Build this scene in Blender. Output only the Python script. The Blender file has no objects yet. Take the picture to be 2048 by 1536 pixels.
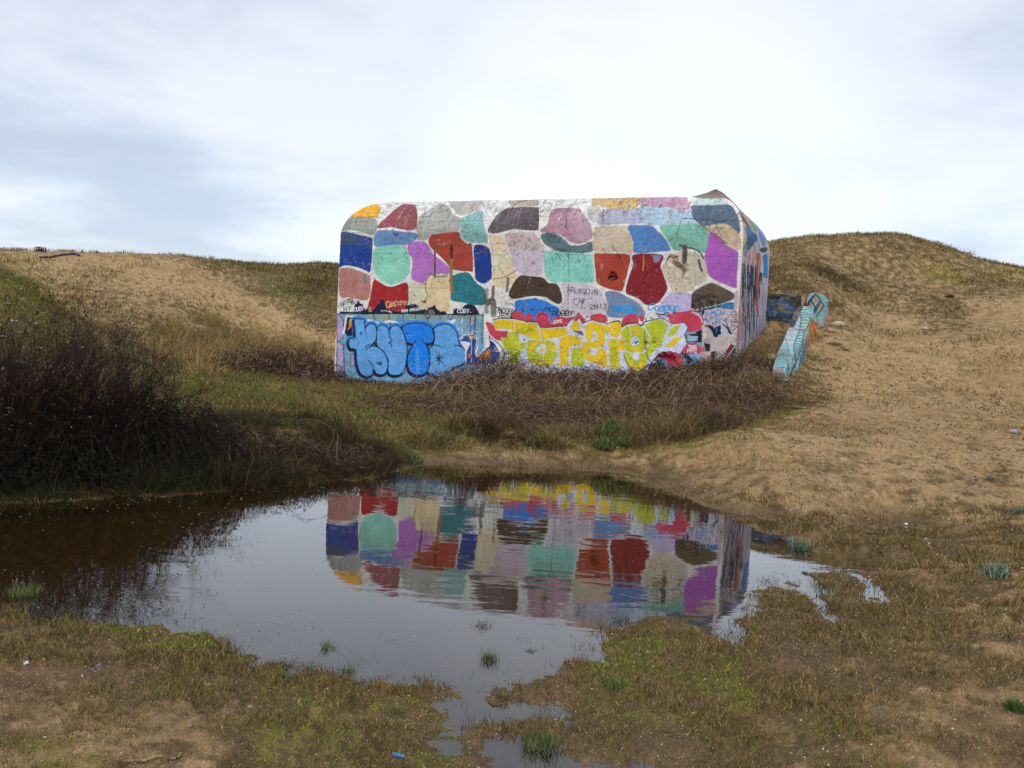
import bpy, math, random
import numpy as np
from mathutils import Matrix, Vector
rng = np.random.default_rng(7)
random.seed(7)
SC = bpy.context.scene
COL = SC.collection
R = math.radians

# ------------------------------------------------------------------ camera
PITCH, ROLL, FPX, CAMH = R(2.05), R(3.21), 1600.0, 1.6
cp, sp, cr, sr = math.cos(PITCH), math.sin(PITCH), math.cos(ROLL), math.sin(ROLL)
cam = bpy.data.cameras.new('camera')
cam.sensor_width = 36; cam.lens = FPX / 2048 * 36
cam.clip_start = 0.05; cam.clip_end = 5000
camo = bpy.data.objects.new('camera', cam); COL.objects.link(camo)
FW = Vector((0, cp, -sp)); UP0 = Vector((0, sp, cp)); RT0 = Vector((1, 0, 0))
RT = RT0 * cr + UP0 * sr; UP = UP0 * cr - RT0 * sr
m = Matrix((RT, UP, -FW)).transposed().to_4x4(); m.translation = Vector((0, 0, CAMH))
camo.matrix_world = m
SC.camera = camo
SC.render.resolution_x = 1024; SC.render.resolution_y = 768

# ------------------------------------------------------------------ sky
SUN_EL, SUN_AZ = 48.0, 205.0      # degrees; azimuth clockwise from +Y (behind the camera, a little left)
world = bpy.data.worlds.new('World'); SC.world = world; world.use_nodes = True
nt = world.node_tree; nt.nodes.clear()
def N(nt, t, **kw):
    n = nt.nodes.new(t)
    for k, v in kw.items():
        if k.startswith('i_'):
            n.inputs[k[2:].replace('_', ' ')].default_value = v
        else:
            setattr(n, k, v)
    return n
def LK(nt, a, b): nt.links.new(a, b)
def math_n(nt, op, a, b=None, clamp=False):
    n = nt.nodes.new('ShaderNodeMath'); n.operation = op; n.use_clamp = clamp
    for i, v in enumerate((a, b)):
        if v is None: continue
        if isinstance(v, (int, float)): n.inputs[i].default_value = v
        else: nt.links.new(v, n.inputs[i])
    return n.outputs[0]
def maprange(nt, v, a, b, c, d, smooth=True):
    n = nt.nodes.new('ShaderNodeMapRange'); n.interpolation_type = 'SMOOTHSTEP' if smooth else 'LINEAR'
    nt.links.new(v, n.inputs[0])
    for i, x in enumerate((a, b, c, d)): n.inputs[i + 1].default_value = x
    return n.outputs[0]
def mixc(nt, f, a, b, mode='MIX'):
    n = nt.nodes.new('ShaderNodeMix'); n.data_type = 'RGBA'; n.blend_type = mode
    for s, v in ((n.inputs[0], f), (n.inputs[6], a), (n.inputs[7], b)):
        if isinstance(v, (int, float)): s.default_value = v
        elif isinstance(v, (tuple, list)): s.default_value = (*v[:3], 1)
        else: nt.links.new(v, s)
    return n.outputs[2]
sky = N(nt, 'ShaderNodeTexSky', sky_type='NISHITA', sun_disc=False, sun_elevation=R(SUN_EL), sun_rotation=R(SUN_AZ))
bg1 = N(nt, 'ShaderNodeBackground'); bg1.inputs[1].default_value = 0.055
LK(nt, sky.outputs[0], bg1.inputs[0])
tc = N(nt, 'ShaderNodeTexCoord')
sep = N(nt, 'ShaderNodeSeparateXYZ'); LK(nt, tc.outputs['Generated'], sep.inputs[0])
# cloud deck seen in perspective: direction divided by height
zz = math_n(nt, 'ADD', math_n(nt, 'MAXIMUM', sep.outputs[2], 0.0), 0.16)
cx = math_n(nt, 'DIVIDE', sep.outputs[0], zz); cy = math_n(nt, 'DIVIDE', sep.outputs[1], zz)
cmb = N(nt, 'ShaderNodeCombineXYZ'); LK(nt, cx, cmb.inputs[0]); LK(nt, cy, cmb.inputs[1])
def noise(nt, vec, scale, detail=4, rough=0.5, loc=None, dist=0.0, scl=None):
    if loc or scl:
        mp = N(nt, 'ShaderNodeMapping'); LK(nt, vec, mp.inputs[0])
        if loc: mp.inputs[1].default_value = loc
        if scl: mp.inputs[3].default_value = scl
        vec = mp.outputs[0]
    n = N(nt, 'ShaderNodeTexNoise'); LK(nt, vec, n.inputs[0])
    n.inputs['Scale'].default_value = scale; n.inputs['Detail'].default_value = detail
    n.inputs['Roughness'].default_value = rough; n.inputs['Distortion'].default_value = dist
    return n.outputs[0]
n1 = noise(nt, cmb.outputs[0], 0.8, 8, 0.56, loc=(2.3, 0.7, 0), dist=0.2)
n2 = noise(nt, cmb.outputs[0], 0.23, 3, 0.5, loc=(5.1, 8.2, 0))
cl = math_n(nt, 'ADD', math_n(nt, 'MULTIPLY', n1, 0.62), math_n(nt, 'MULTIPLY', n2, 0.42))
cl = maprange(nt, cl, 0.44, 0.60, 0, 1)
# brighter, thinner cloud low ahead
vd = N(nt, 'ShaderNodeVectorMath', operation='DOT_PRODUCT'); LK(nt, tc.outputs['Generated'], vd.inputs[0])
g = Vector((math.sin(R(8)) * math.cos(R(11)), math.cos(R(8)) * math.cos(R(11)), math.sin(R(11))))
vd.inputs[1].default_value = g
glow = maprange(nt, vd.outputs['Value'], 0.915, 0.996, 0, 1)
cl2 = math_n(nt, 'MAXIMUM', math_n(nt, 'MULTIPLY', cl, 0.55), glow, True)
cl2 = math_n(nt, 'ADD', math_n(nt, 'MULTIPLY', cl, 0.34), math_n(nt, 'MULTIPLY', cl2, 0.76), True)
ccol = mixc(nt, cl2, (0.555, 0.60, 0.72), (1.08, 1.08, 1.07))
bg2 = N(nt, 'ShaderNodeBackground'); LK(nt, ccol, bg2.inputs[0])
back = maprange(nt, sep.outputs[1], 0.35, -0.6, 0.79, 1.4)
LK(nt, back, bg2.inputs[1])
addw = N(nt, 'ShaderNodeAddShader'); LK(nt, bg1.outputs[0], addw.inputs[0]); LK(nt, bg2.outputs[0], addw.inputs[1])
wo = N(nt, 'ShaderNodeOutputWorld'); LK(nt, addw.outputs[0], wo.inputs[0])
# sun behind cloud: weak and very soft
sl = bpy.data.lights.new('sun', 'SUN'); sl.energy = 1.15; sl.angle = R(40); sl.color = (1.0, 0.96, 0.9)
so = bpy.data.objects.new('sun', sl); COL.objects.link(so)
sd = Vector((math.sin(R(SUN_AZ)) * math.cos(R(SUN_EL)), math.cos(R(SUN_AZ)) * math.cos(R(SUN_EL)), math.sin(R(SUN_EL))))
so.rotation_euler = sd.to_track_quat('Z', 'Y').to_euler(); so.location = (0, -10, 20)
vs = SC.view_settings
vs.view_transform = 'Standard'; vs.look = 'None'; vs.gamma = 1; vs.use_curve_mapping = False; vs.exposure = 0.0

# ------------------------------------------------------------------ tools
CO = np.array((0, 0, CAMH)); RTn, UPn, FWn = np.array(RT), np.array(UP), np.array(FW)
def ray(px, py):
    px = np.asarray(px, float); py = np.asarray(py, float)
    return ((px - 1024) / FPX)[..., None] * RTn + (-(py - 768) / FPX)[..., None] * UPn + FWn
def at_D(px, py, D):                     # point of the survey at horizontal distance D
    d = ray(px, py); s = np.asarray(D) / np.hypot(d[..., 0], d[..., 1])
    return CO + d * s[..., None]
def at_z(px, py, z=0.0):
    d = ray(px, py); s = (z - CAMH) / d[..., 2]
    return CO + d * s[..., None]
def proj(P):
    q = np.asarray(P) - CO; z = q @ FWn; z = np.where(z < 0.05, 0.05, z)
    return 1024 + FPX * (q @ RTn) / z, 768 - FPX * (q @ UPn) / z
def lin(c):
    c = np.asarray(c, float) / 255
    return np.where(c <= 0.04045, c / 12.92, ((c + 0.055) / 1.055) ** 2.4)
def sstep(a, b, x):
    t = np.clip((x - a) / (b - a), 0, 1); return t * t * (3 - 2 * t)
def _h(ix, iy, s):
    n = (ix.astype(np.int64) * 374761393 + iy.astype(np.int64) * 668265263 + s * 974634777) & 0x7fffffff
    n = ((n ^ (n >> 13)) * 1274126177) & 0x7fffffff
    n = ((n ^ (n >> 16)) * 1103515245 + 12345) & 0x7fffffff
    return ((n ^ (n >> 15)) & 0xffff) / 65535.0
def vn(x, y, s=0):
    x = np.asarray(x, float); y = np.asarray(y, float)
    ix, iy = np.floor(x), np.floor(y); fx, fy = x - ix, y - iy
    fx = fx * fx * (3 - 2 * fx); fy = fy * fy * (3 - 2 * fy)
    a, b, c, d = _h(ix, iy, s), _h(ix + 1, iy, s), _h(ix, iy + 1, s), _h(ix + 1, iy + 1, s)
    return (a * (1 - fx) + b * fx) * (1 - fy) + (c * (1 - fx) + d * fx) * fy
def fbm(x, y, o=4, s=0, g=0.5):
    r = 0; a = 1; t = 0
    for k in range(o):
        r = r + a * vn(x * 2 ** k, y * 2 ** k, s + k * 17); t += a; a *= g
    return r / t
def worley(x, y, s=0):
    ix, iy = np.floor(x), np.floor(y); best = np.full(np.shape(x), 9.0)
    for dx in (-1, 0, 1):
        for dy in (-1, 0, 1):
            jx, jy = ix + dx, iy + dy
            d = np.hypot(jx + _h(jx, jy, s) - x, jy + _h(jx, jy, s + 5) - y)
            best = np.minimum(best, d)
    return best
def build(name, V, F, mat=None, parent=None, col=None, smooth=False):
    V = np.asarray(V, np.float32); F = np.asarray(F, np.int32)
    me = bpy.data.meshes.new(name)
    me.vertices.add(len(V)); me.vertices.foreach_set('co', V.ravel())
    k = F.shape[1]
    me.loops.add(F.size); me.loops.foreach_set('vertex_index', F.ravel())
    me.polygons.add(len(F)); me.polygons.foreach_set('loop_start', np.arange(0, F.size, k, dtype=np.int32))
    me.polygons.foreach_set('loop_total', np.full(len(F), k, np.int32))
    if smooth: me.polygons.foreach_set('use_smooth', np.ones(len(F), bool))
    if col is not None:
        a = me.color_attributes.new('Col', 'FLOAT_COLOR', 'POINT')
        c4 = np.ones((len(V), 4), np.float32); c4[:, :3] = col
        a.data.foreach_set('color', c4.ravel())
    me.update(calc_edges=True); me.validate()
    o = bpy.data.objects.new(name, me); COL.objects.link(o)
    if mat: me.materials.append(mat)
    if parent: o.parent = parent; o.matrix_parent_inverse = Matrix.Translation(-Vector(parent.location))
    return o
def tag(o, label=None, cat=None, group=None, kind=None):
    for k, v in (('label', label), ('category', cat), ('group', group), ('kind', kind)):
        if v: o[k] = v
    return o
def empty(name, loc):
    o = bpy.data.objects.new(name, None); COL.objects.link(o); o.location = loc; o.empty_display_size = 0.2; return o
def tubes(S, sides=3):
    """S rows: x0 y0 z0 x1 y1 z1 r0 r1 -> open prisms"""
    S = np.asarray(S, float); a, b = S[:, :3], S[:, 3:6]; d = b - a
    d /= np.linalg.norm(d, axis=1)[:, None] + 1e-9
    ref = np.where(np.abs(d[:, 2:3]) > 0.9, np.array([[1., 0, 0]]), np.array([[0, 0, 1.]]))
    u = np.cross(d, ref); u /= np.linalg.norm(u, axis=1)[:, None]; w = np.cross(d, u)
    V = []
    for e, r in ((a, S[:, 6]), (b, S[:, 7])):
        for k in range(sides):
            t = 2 * math.pi * k / sides
            V.append(e + (u * math.cos(t) + w * math.sin(t)) * r[:, None])
    V = np.stack(V, 1).reshape(-1, 3); n = len(S); base = (np.arange(n) * 2 * sides)[:, None]
    F = [base + np.array([[k, (k + 1) % sides, sides + (k + 1) % sides, sides + k]]) for k in range(sides)]
    return V, np.concatenate(F, 0)
def mat_new(name):
    mt = bpy.data.materials.new(name); mt.use_nodes = True; t = mt.node_tree
    return mt, t, t.nodes['Principled BSDF']
def bump(t, p, h, strength=0.3, dist=0.01):
    b = N(t, 'ShaderNodeBump'); b.inputs['Strength'].default_value = strength; b.inputs['Distance'].default_value = dist
    LK(t, h, b.inputs['Height']); LK(t, b.outputs[0], p.inputs['Normal'])
def colmat(name, rough=0.8, spec=0.2, var=0.25, scale=30, bmp=0, transl=0.0):
    mt, t, p = mat_new(name)
    at = N(t, 'ShaderNodeVertexColor', layer_name='Col'); g_ = N(t, 'ShaderNodeNewGeometry')
    n_ = noise(t, g_.outputs['Position'], scale, 4, 0.6)
    f = maprange(t, n_, 0.3, 0.7, 1 - var, 1 + var, False)
    c = mixc(t, 1.0, at.outputs[0], f, 'MULTIPLY'); LK(t, c, p.inputs['Base Color'])
    p.inputs['Roughness'].default_value = rough; p.inputs['Specular IOR Level'].default_value = spec
    if bmp: bump(t, p, n_, 0.5, bmp)
    return mt
# ------------------------------------------------------------------ bunker plane (fitted from the wall and its mirror image)
AZ0, D0 = R(20.99), 13.74 * 1.6
Nn = np.array((math.sin(AZ0), math.cos(AZ0), 0)); Tn = np.array((math.cos(AZ0), -math.sin(AZ0), 0)); Zn = np.array((0, 0, 1.))
def on_wall(px, py):
    d = ray(px, py); s = D0 / (d @ Nn); return CO + d * s[..., None]
S_L = float(on_wall(674., 620.) @ Tn); S_R = float(on_wall(1476., 640.) @ Tn)
ROOF = float(CAMH + (on_wall(1000., 397.)[2] - CAMH) * (D0 + .92) / D0)
DEPTH = 4.15
Sd = np.array((math.sin(R(27)), math.cos(R(27)), 0))
# ------------------------------------------------------------------ ground survey points
KN = []   # az, lnD, z
def kD(px, py, D):
    p = at_D(px, py, D); KN.append((math.atan2(p[0], p[1]), math.log(D), p[2]))
def kz(px, py, z):
    p = at_z(px, py, z); KN.append((math.atan2(p[0], p[1]), math.log(math.hypot(p[0], p[1])), z))
for a in ((0, 1530, .10), (500, 1530, .08), (1000, 1530, .04), (1500, 1530, .08), (2000, 1530, .12), (2000, 1300, .16), (1700, 1300, .06), (0, 1300, .07),
          (1900, 1150, .16), (2040, 1020, .22), (1800, 1030, .14), (1700, 1003, .18), (1500, 950, .25), (1400, 905, .34), (1200, 922, .08), (900, 916, .08), (1100, 880, .30),
          (900, 870, .3), (2400, 1200, .25), (-400, 1300, .1)): kz(*a)
for a in ((1500, 939, 10.45), (1500, 889, 12.02), (1700, 950, 10.85), (1700, 900, 12.48), (1700, 855, 14.54), (1700, 815, 17.36), (1700, 779, 20.61), (1900, 961, 11.40), (1900, 911, 13.11), (1900, 866, 15.28), (1900, 826, 18.24), (1900, 790, 21.66), (2040, 969, 11.80), (2040, 919, 13.57), (2040, 874, 15.81), (2040, 834, 18.88), (2040, 798, 22.42), (2300, 981, 12.70), (2300, 931, 14.61), (2300, 886, 17.02), (2300, 846, 20.32), (2300, 810, 24.13), (1500, 850, 14.5), (1300, 870, 13.2), (700, 850, 13.8), (700, 790, 19.5),
          (690, 764, 26.2), (1075, 762, 23.3), (1300, 750, 22.2), (1475, 722, 21.9), (1100, 835, 16), (1400, 820, 17), (450, 800, 15.5), (450, 745, 25), (450, 702, 36),
          (640, 692, 40), (560, 745, 27), (450, 640, 46), (300, 640, 42), (300, 700, 30), (250, 565, 52), (0, 505, 64), (200, 506, 64), (290, 511, 64), (380, 517, 62), (470, 527, 62), (540, 537, 62), (600, 536, 63), (660, 531, 64),
          (640, 620, 48), (640, 570, 55), (120, 560, 52), (0, 541, 26), (60, 578, 26), (130, 645, 24), (185, 700, 22), (0, 640, 38), (70, 640, 38),
          (0, 720, 16), (150, 770, 16), (0, 860, 11), (-400, 590, 22), (-400, 950, 9), (-400, 500, 64),
          (1515, 708, 22.3), (1550, 692, 23.8), (1535, 650, 26.3), (1590, 658, 26.4), (1645, 700, 24), (1600, 752, 20.6), (1640, 668, 25.4), (1665, 640, 28), (1600, 583, 29.5), (1560, 585, 29.5), (1655, 585, 30.5), (1700, 600, 34), (1700, 555, 40),
          (1620, 540, 37), (1560, 540, 37), (1542, 485, 50), (1600, 478, 51), (1660, 475, 51), (1720, 471, 51), (1790, 466, 50), (1850, 480, 50), (1900, 500, 50), (1960, 528, 49), (2000, 537, 49), (2060, 549, 49), (1790, 560, 41), (2000, 600, 38),
          (1900, 640, 32), (1900, 720, 25), (2048, 700, 26), (1750, 720, 24), (1750, 645, 31), (2400, 560, 50),
          (1000, 600, 60), (1300, 560, 60), (1000, 660, 40), (1300, 650, 38)): kD(*a)
for px, py, D in ((-400, 560, 95), (0, 570, 95), (200, 575, 95), (400, 585, 92), (560, 600, 92), (660, 600, 92), (1000, 600, 92), (1300, 600, 92), (1540, 560, 78), (1700, 560, 78), (1850, 570, 78), (1960, 600, 78), (2060, 620, 78), (2400, 600, 80)): kD(px, py, D)
for a_ in (-60, -30, 0, 30, 60): KN.append((R(a_), math.log(400), 0.0)); KN.append((R(a_), math.log(1.2), 0.10))
KN = np.array(KN); KN[:, 0] *= 2.2
def _tps(r2): return 0.5 * r2 * np.log(r2 + 1e-9)
_n = len(KN); _d = ((KN[:, None, :2] - KN[None, :, :2]) ** 2).sum(-1)
_A = np.zeros((_n + 3, _n + 3)); _A[:_n, :_n] = _tps(_d) + np.eye(_n) * 2e-4
_A[:_n, _n] = 1; _A[:_n, _n + 1:] = KN[:, :2]; _A[_n:, :_n] = _A[:_n, _n:].T
_w = np.linalg.solve(_A, np.concatenate([KN[:, 2], np.zeros(3)]))
def tps(x, y):
    az = np.arctan2(x, y) * 2.2; l = np.log(np.hypot(x, y) + 1e-3); sh = az.shape; az, l = az.ravel(), l.ravel(); out = np.empty(az.shape)
    for i in range(0, len(az), 60000):
        a, b = az[i:i + 60000], l[i:i + 60000]
        r2 = (a[:, None] - KN[None, :, 0]) ** 2 + (b[:, None] - KN[None, :, 1]) ** 2
        out[i:i + 60000] = _tps(r2) @ _w[:_n] + _w[_n] + _w[_n + 1] * a + _w[_n + 2] * b
    return out.reshape(sh)
# ------------------------------------------------------------------ pond outline (surveyed on the water plane)
SH = [(-500, 985), (-250, 1010), (0, 1008), (150, 1000), (300, 991), (420, 984), (560, 972), (690, 962), (760, 950), (800, 938), (835, 931), (900, 929), (1000, 931), (1100, 935), (1190, 942), (1290, 951), (1338, 959), (1322, 975), (1390, 1000), (1430, 1022), (1496, 1032), (1541, 1042), (1554, 1062), (1582, 1079),
      (1633, 1104), (1667, 1092), (1725, 1079), (1740, 1066), (1775, 1060), (1790, 1052), (1834, 1054), (1838, 1078), (1860, 1105), (1880, 1122), (1868, 1126), (1840, 1104), (1822, 1082), (1780, 1077), (1745, 1086), (1759, 1107), (1759, 1137), (1728, 1152), (1760, 1168), (1782, 1190), (1796, 1208), (1760, 1203), (1738, 1183), (1712, 1158), (1672, 1148), (1646, 1160),
      (1648, 1195), (1666, 1228), (1675, 1250), (1650, 1232), (1616, 1210), (1607, 1188), (1588, 1174), (1541, 1190), (1534, 1204), (1500, 1212), (1494, 1232), (1499, 1252), (1478, 1280), (1436, 1277), (1419, 1262), (1374, 1243), (1310, 1238), (1249, 1250), (1224, 1275), (1212, 1300), (1205, 1322), (1134, 1337), (1099, 1362), (1040, 1378),
      (1020, 1394), (1064, 1392), (1100, 1404), (1139, 1428), (1169, 1458), (1156, 1485), (1174, 1513), (1240, 1523), (1290, 1532), (1350, 1560), (1330, 1640), (1050, 1640), (985, 1570), (960, 1530), (935, 1506), (945, 1488), (1000, 1470), (1074, 1462), (1128, 1474), (1134, 1462), (1110, 1448), (1024, 1452), (960, 1448), (940, 1462), (925, 1492), (890, 1485),
      (885, 1450), (875, 1415), (866, 1395), (840, 1375), (800, 1370), (750, 1360), (700, 1350), (650, 1360), (618, 1350), (550, 1338), (480, 1341), (468, 1320), (448, 1300), (430, 1285), (408, 1266), (350, 1274), (325, 1256), (280, 1252), (215, 1250), (115, 1252), (98, 1240), (75, 1225), (20, 1215), (-100, 1200), (-400, 1190), (-900, 1120), (-900, 1000)]
SHW = at_z(np.array([p[0] for p in SH]), np.array([p[1] for p in SH]), 0.0)[:, :2]
def sd_poly(x, y, P):
    """signed distance, negative inside"""
    A_ = P; B_ = np.roll(P, -1, 0); out = np.full(x.shape, 1e9); ins = np.zeros(x.shape, bool)
    for a, b in zip(A_, B_):
        e = b - a; L2 = e @ e + 1e-12; t = np.clip(((x - a[0]) * e[0] + (y - a[1]) * e[1]) / L2, 0, 1)
        out = np.minimum(out, (x - a[0] - t * e[0]) ** 2 + (y - a[1] - t * e[1]) ** 2)
        c = ((a[1] > y) != (b[1] > y)) & (x < (b[0] - a[0]) * (y - a[1]) / (b[1] - a[1] + 1e-15) + a[0])
        ins ^= c
    return np.where(ins, -1, 1) * np.sqrt(out)
# ------------------------------------------------------------------ ground cover map: channels 0 veg 1 moss 2 green 3 path(bare) 4 dark
ZW, ZH, ZS = 640, 460, 4.0            # map spans x -256..2304, y 0..1840 of the survey
ZONE = np.zeros((ZH, ZW, 5), np.float32)
_zx, _zy = np.meshgrid((np.arange(ZW) + .5) * ZS - 256, (np.arange(ZH) + .5) * ZS)
def zpoly(ch, v, pts, mode='set'):
    P = np.array(pts, float); ins = np.zeros(_zx.shape, bool)
    for a, b in zip(P, np.roll(P, -1, 0)):
        ins ^= ((a[1] > _zy) != (b[1] > _zy)) & (_zx < (b[0] - a[0]) * (_zy - a[1]) / (b[1] - a[1] + 1e-9) + a[0])
    ZONE[ins, ch] = v
def zell(ch, v, cx, cy, rx, ry, rot=0):
    c, s = math.cos(R(rot)), math.sin(R(rot)); dx, dy = _zx - cx, _zy - cy
    d = ((c * dx + s * dy) / rx) ** 2 + ((-s * dx + c * dy) / ry) ** 2
    ZONE[..., ch] = np.maximum(ZONE[..., ch], v * np.exp(-d * 1.2))
ZONE[..., 0] = .32
zpoly(0, .75, [(-256, 650), (250, 640), (380, 560), (520, 600), (640, 700), (680, 760), (760, 800), (830, 925), (790, 1050), (-256, 1060)])
zpoly(0, .62, [(-256, 690), (200, 620), (330, 540), (560, 620), (670, 660), (670, 800), (-256, 800)])
zpoly(0, .55, [(330, 500), (680, 520), (680, 690), (560, 620), (430, 560)])
zpoly(0, .85, [(440, 510), (680, 520), (680, 640), (600, 600), (520, 560)])
zpoly(0, .12, [(-256, 500), (330, 505), (400, 540), (520, 600), (640, 660), (680, 690), (680, 720), (600, 690), (480, 660), (380, 610), (300, 590), (120, 600), (-256, 620)])
zpoly(0, .30, [(60, 545), (250, 560), (420, 650), (480, 690), (300, 700), (160, 640)])
zpoly(0, .9, [(-256, 520), (0, 530), (70, 570), (150, 640), (220, 720), (-256, 760)])
zpoly(0, .95, [(660, 740), (1480, 700), (1560, 780), (1600, 800), (1500, 850), (1380, 880), (1240, 905), (1100, 900), (830, 905), (760, 880), (660, 800)])
zpoly(0, .45, [(1490, 720), (1600, 700), (1640, 780), (1660, 790), (1560, 830), (1500, 800)])
zpoly(0, .10, [(1640, 690), (1760, 640), (2304, 560), (2304, 900), (1900, 980), (1500, 960), (1340, 940), (1420, 885), (1560, 850), (1660, 800)])
zpoly(0, .20, [(1300, 960), (1700, 940), (2304, 930), (2304, 1060), (1700, 1060), (1450, 1010)])
zpoly(0, .06, [(1700, 700), (1900, 690), (2304, 640), (2304, 860), (1800, 900), (1640, 850)])
zpoly(0, .45, [(1530, 470), (1790, 450), (2060, 530), (2060, 560), (1960, 580), (1940, 650), (1860, 660), (1800, 600), (1640, 580), (1530, 580)])
zpoly(0, .38, [(1300, 960), (1500, 990), (1700, 1060), (2304, 1060), (2304, 1840), (1200, 1840), (1200, 1250), (1600, 1150)])
zpoly(0, .52, [(1000, 1180), (1700, 1180), (1950, 1250), (1900, 1400), (1650, 1480), (1200, 1480), (1000, 1400)])
zpoly(0, .55, [(-256, 1240), (400, 1240), (900, 1360), (940, 1500), (940, 1840), (-256, 1840)])
zpoly(1, .85, [(200, 1240), (420, 1250), (700, 1340), (900, 1400), (950, 1536), (950, 1700), (560, 1700), (500, 1460), (620, 1420), (420, 1350), (250, 1290)])
zpoly(1, .8, [(1140, 1330), (1250, 1270), (1450, 1290), (1520, 1400), (1400, 1450), (1180, 1430)])
zpoly(1, .55, [(-256, 1450), (150, 1470), (240, 1536), (240, 1700), (-256, 1700)])
zpoly(1, .35, [(1200, 1440), (1700, 1420), (1900, 1536), (1900, 1700), (1200, 1700)])
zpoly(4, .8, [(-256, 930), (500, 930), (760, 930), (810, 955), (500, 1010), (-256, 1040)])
zpoly(0, .26, [(-256, 1290), (200, 1330), (330, 1370), (520, 1390), (500, 1430), (280, 1450), (480, 1480), (420, 1536), (-256, 1530)])
for a in ((470, 1270, 240, 30, 8), (640, 1380, 220, 45, 8), (700, 1470, 240, 40, 5), (1340, 1340, 190, 60, 5), (1250, 1290, 100, 30, 0), (1100, 1510, 120, 40, 0), (1250, 1450, 140, 40, 0), (1600, 1240, 120, 40, 15)): zell(0, .9, *a)
for v, *a in ((.8, 430, 1320, 130, 20, 12), (.95, 600, 1450, 120, 40, 10), (.6, 280, 1265, 120, 14, 4), (.7, 820, 1500, 90, 30, 0), (.95, 1390, 1370, 90, 34, 0), (.7, 1320, 1330, 110, 35, 0), (.5, 80, 1515, 90, 20, 0), (.8, 1590, 815, 60, 18, -15), (.7, 1480, 840, 70, 14, -10), (.7, 1380, 880, 90, 12, -6), (.6, 1230, 895, 70, 12, 0),
              (.85, 1890, 552, 45, 12, 15), (.7, 1870, 530, 40, 8, 15), (.7, 2000, 545, 40, 6, 5), (.9, 30, 600, 70, 50, 35), (.6, 100, 650, 60, 30, 30), (.5, 400, 760, 200, 50, 0), (.5, 620, 800, 160, 40, 0), (.6, 820, 880, 80, 20, 0), (.5, 560, 900, 150, 40, 0)): zell(1, v, *a)
for v, *a in ((.7, 340, 660, 100, 16, 12), (.7, 470, 690, 60, 10, 8), (.6, 580, 590, 70, 30, 35), (.5, 60, 560, 70, 30, 40), (.8, 860, 890, 60, 16, 0), (.6, 740, 830, 80, 25, 0), (.8, 1215, 870, 60, 26, 0), (.5, 100, 985, 180, 14, 0), (.4, 450, 770, 150, 40, 0), (.35, 1500, 560, 50, 30, 0)): zell(2, v, *a)
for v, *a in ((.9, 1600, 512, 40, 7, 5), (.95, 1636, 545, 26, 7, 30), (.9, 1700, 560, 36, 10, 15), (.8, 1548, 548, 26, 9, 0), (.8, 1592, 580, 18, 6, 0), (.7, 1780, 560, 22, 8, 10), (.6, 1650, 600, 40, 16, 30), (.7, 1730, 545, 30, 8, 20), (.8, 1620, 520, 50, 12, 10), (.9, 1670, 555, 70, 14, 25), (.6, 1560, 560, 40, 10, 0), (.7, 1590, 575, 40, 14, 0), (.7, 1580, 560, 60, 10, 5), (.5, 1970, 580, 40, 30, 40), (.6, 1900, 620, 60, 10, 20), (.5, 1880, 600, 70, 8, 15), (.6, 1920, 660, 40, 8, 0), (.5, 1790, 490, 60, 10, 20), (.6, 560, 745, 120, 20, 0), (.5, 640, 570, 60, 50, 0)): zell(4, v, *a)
def zone(x, y, z):
    px, py = proj(np.stack([x, y, z], -1))
    n = 26 * (fbm(x * 1.3, y * 1.3, 3, 3) - .5) + 10 * (vn(x * 6, y * 6, 9) - .5)
    px = px + n * 1.6; py = py + n * np.clip((py - 400) / 500, .2, 1.2)
    fx = np.clip((px + 256) / ZS - .5, 0, ZW - 1.01); fy = np.clip(py / ZS - .5, 0, ZH - 1.01)
    ix, iy = fx.astype(int), fy.astype(int); u, v = (fx - ix)[..., None], (fy - iy)[..., None]
    return (ZONE[iy, ix] * (1 - u) + ZONE[iy, ix + 1] * u) * (1 - v) + (ZONE[iy + 1, ix] * (1 - u) + ZONE[iy + 1, ix + 1] * u) * v
for _k in range(9):      # soften the map
    ZONE = (ZONE + np.roll(ZONE, 1, 0) + np.roll(ZONE, -1, 0) + np.roll(ZONE, 1, 1) + np.roll(ZONE, -1, 1)) / 5
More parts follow.
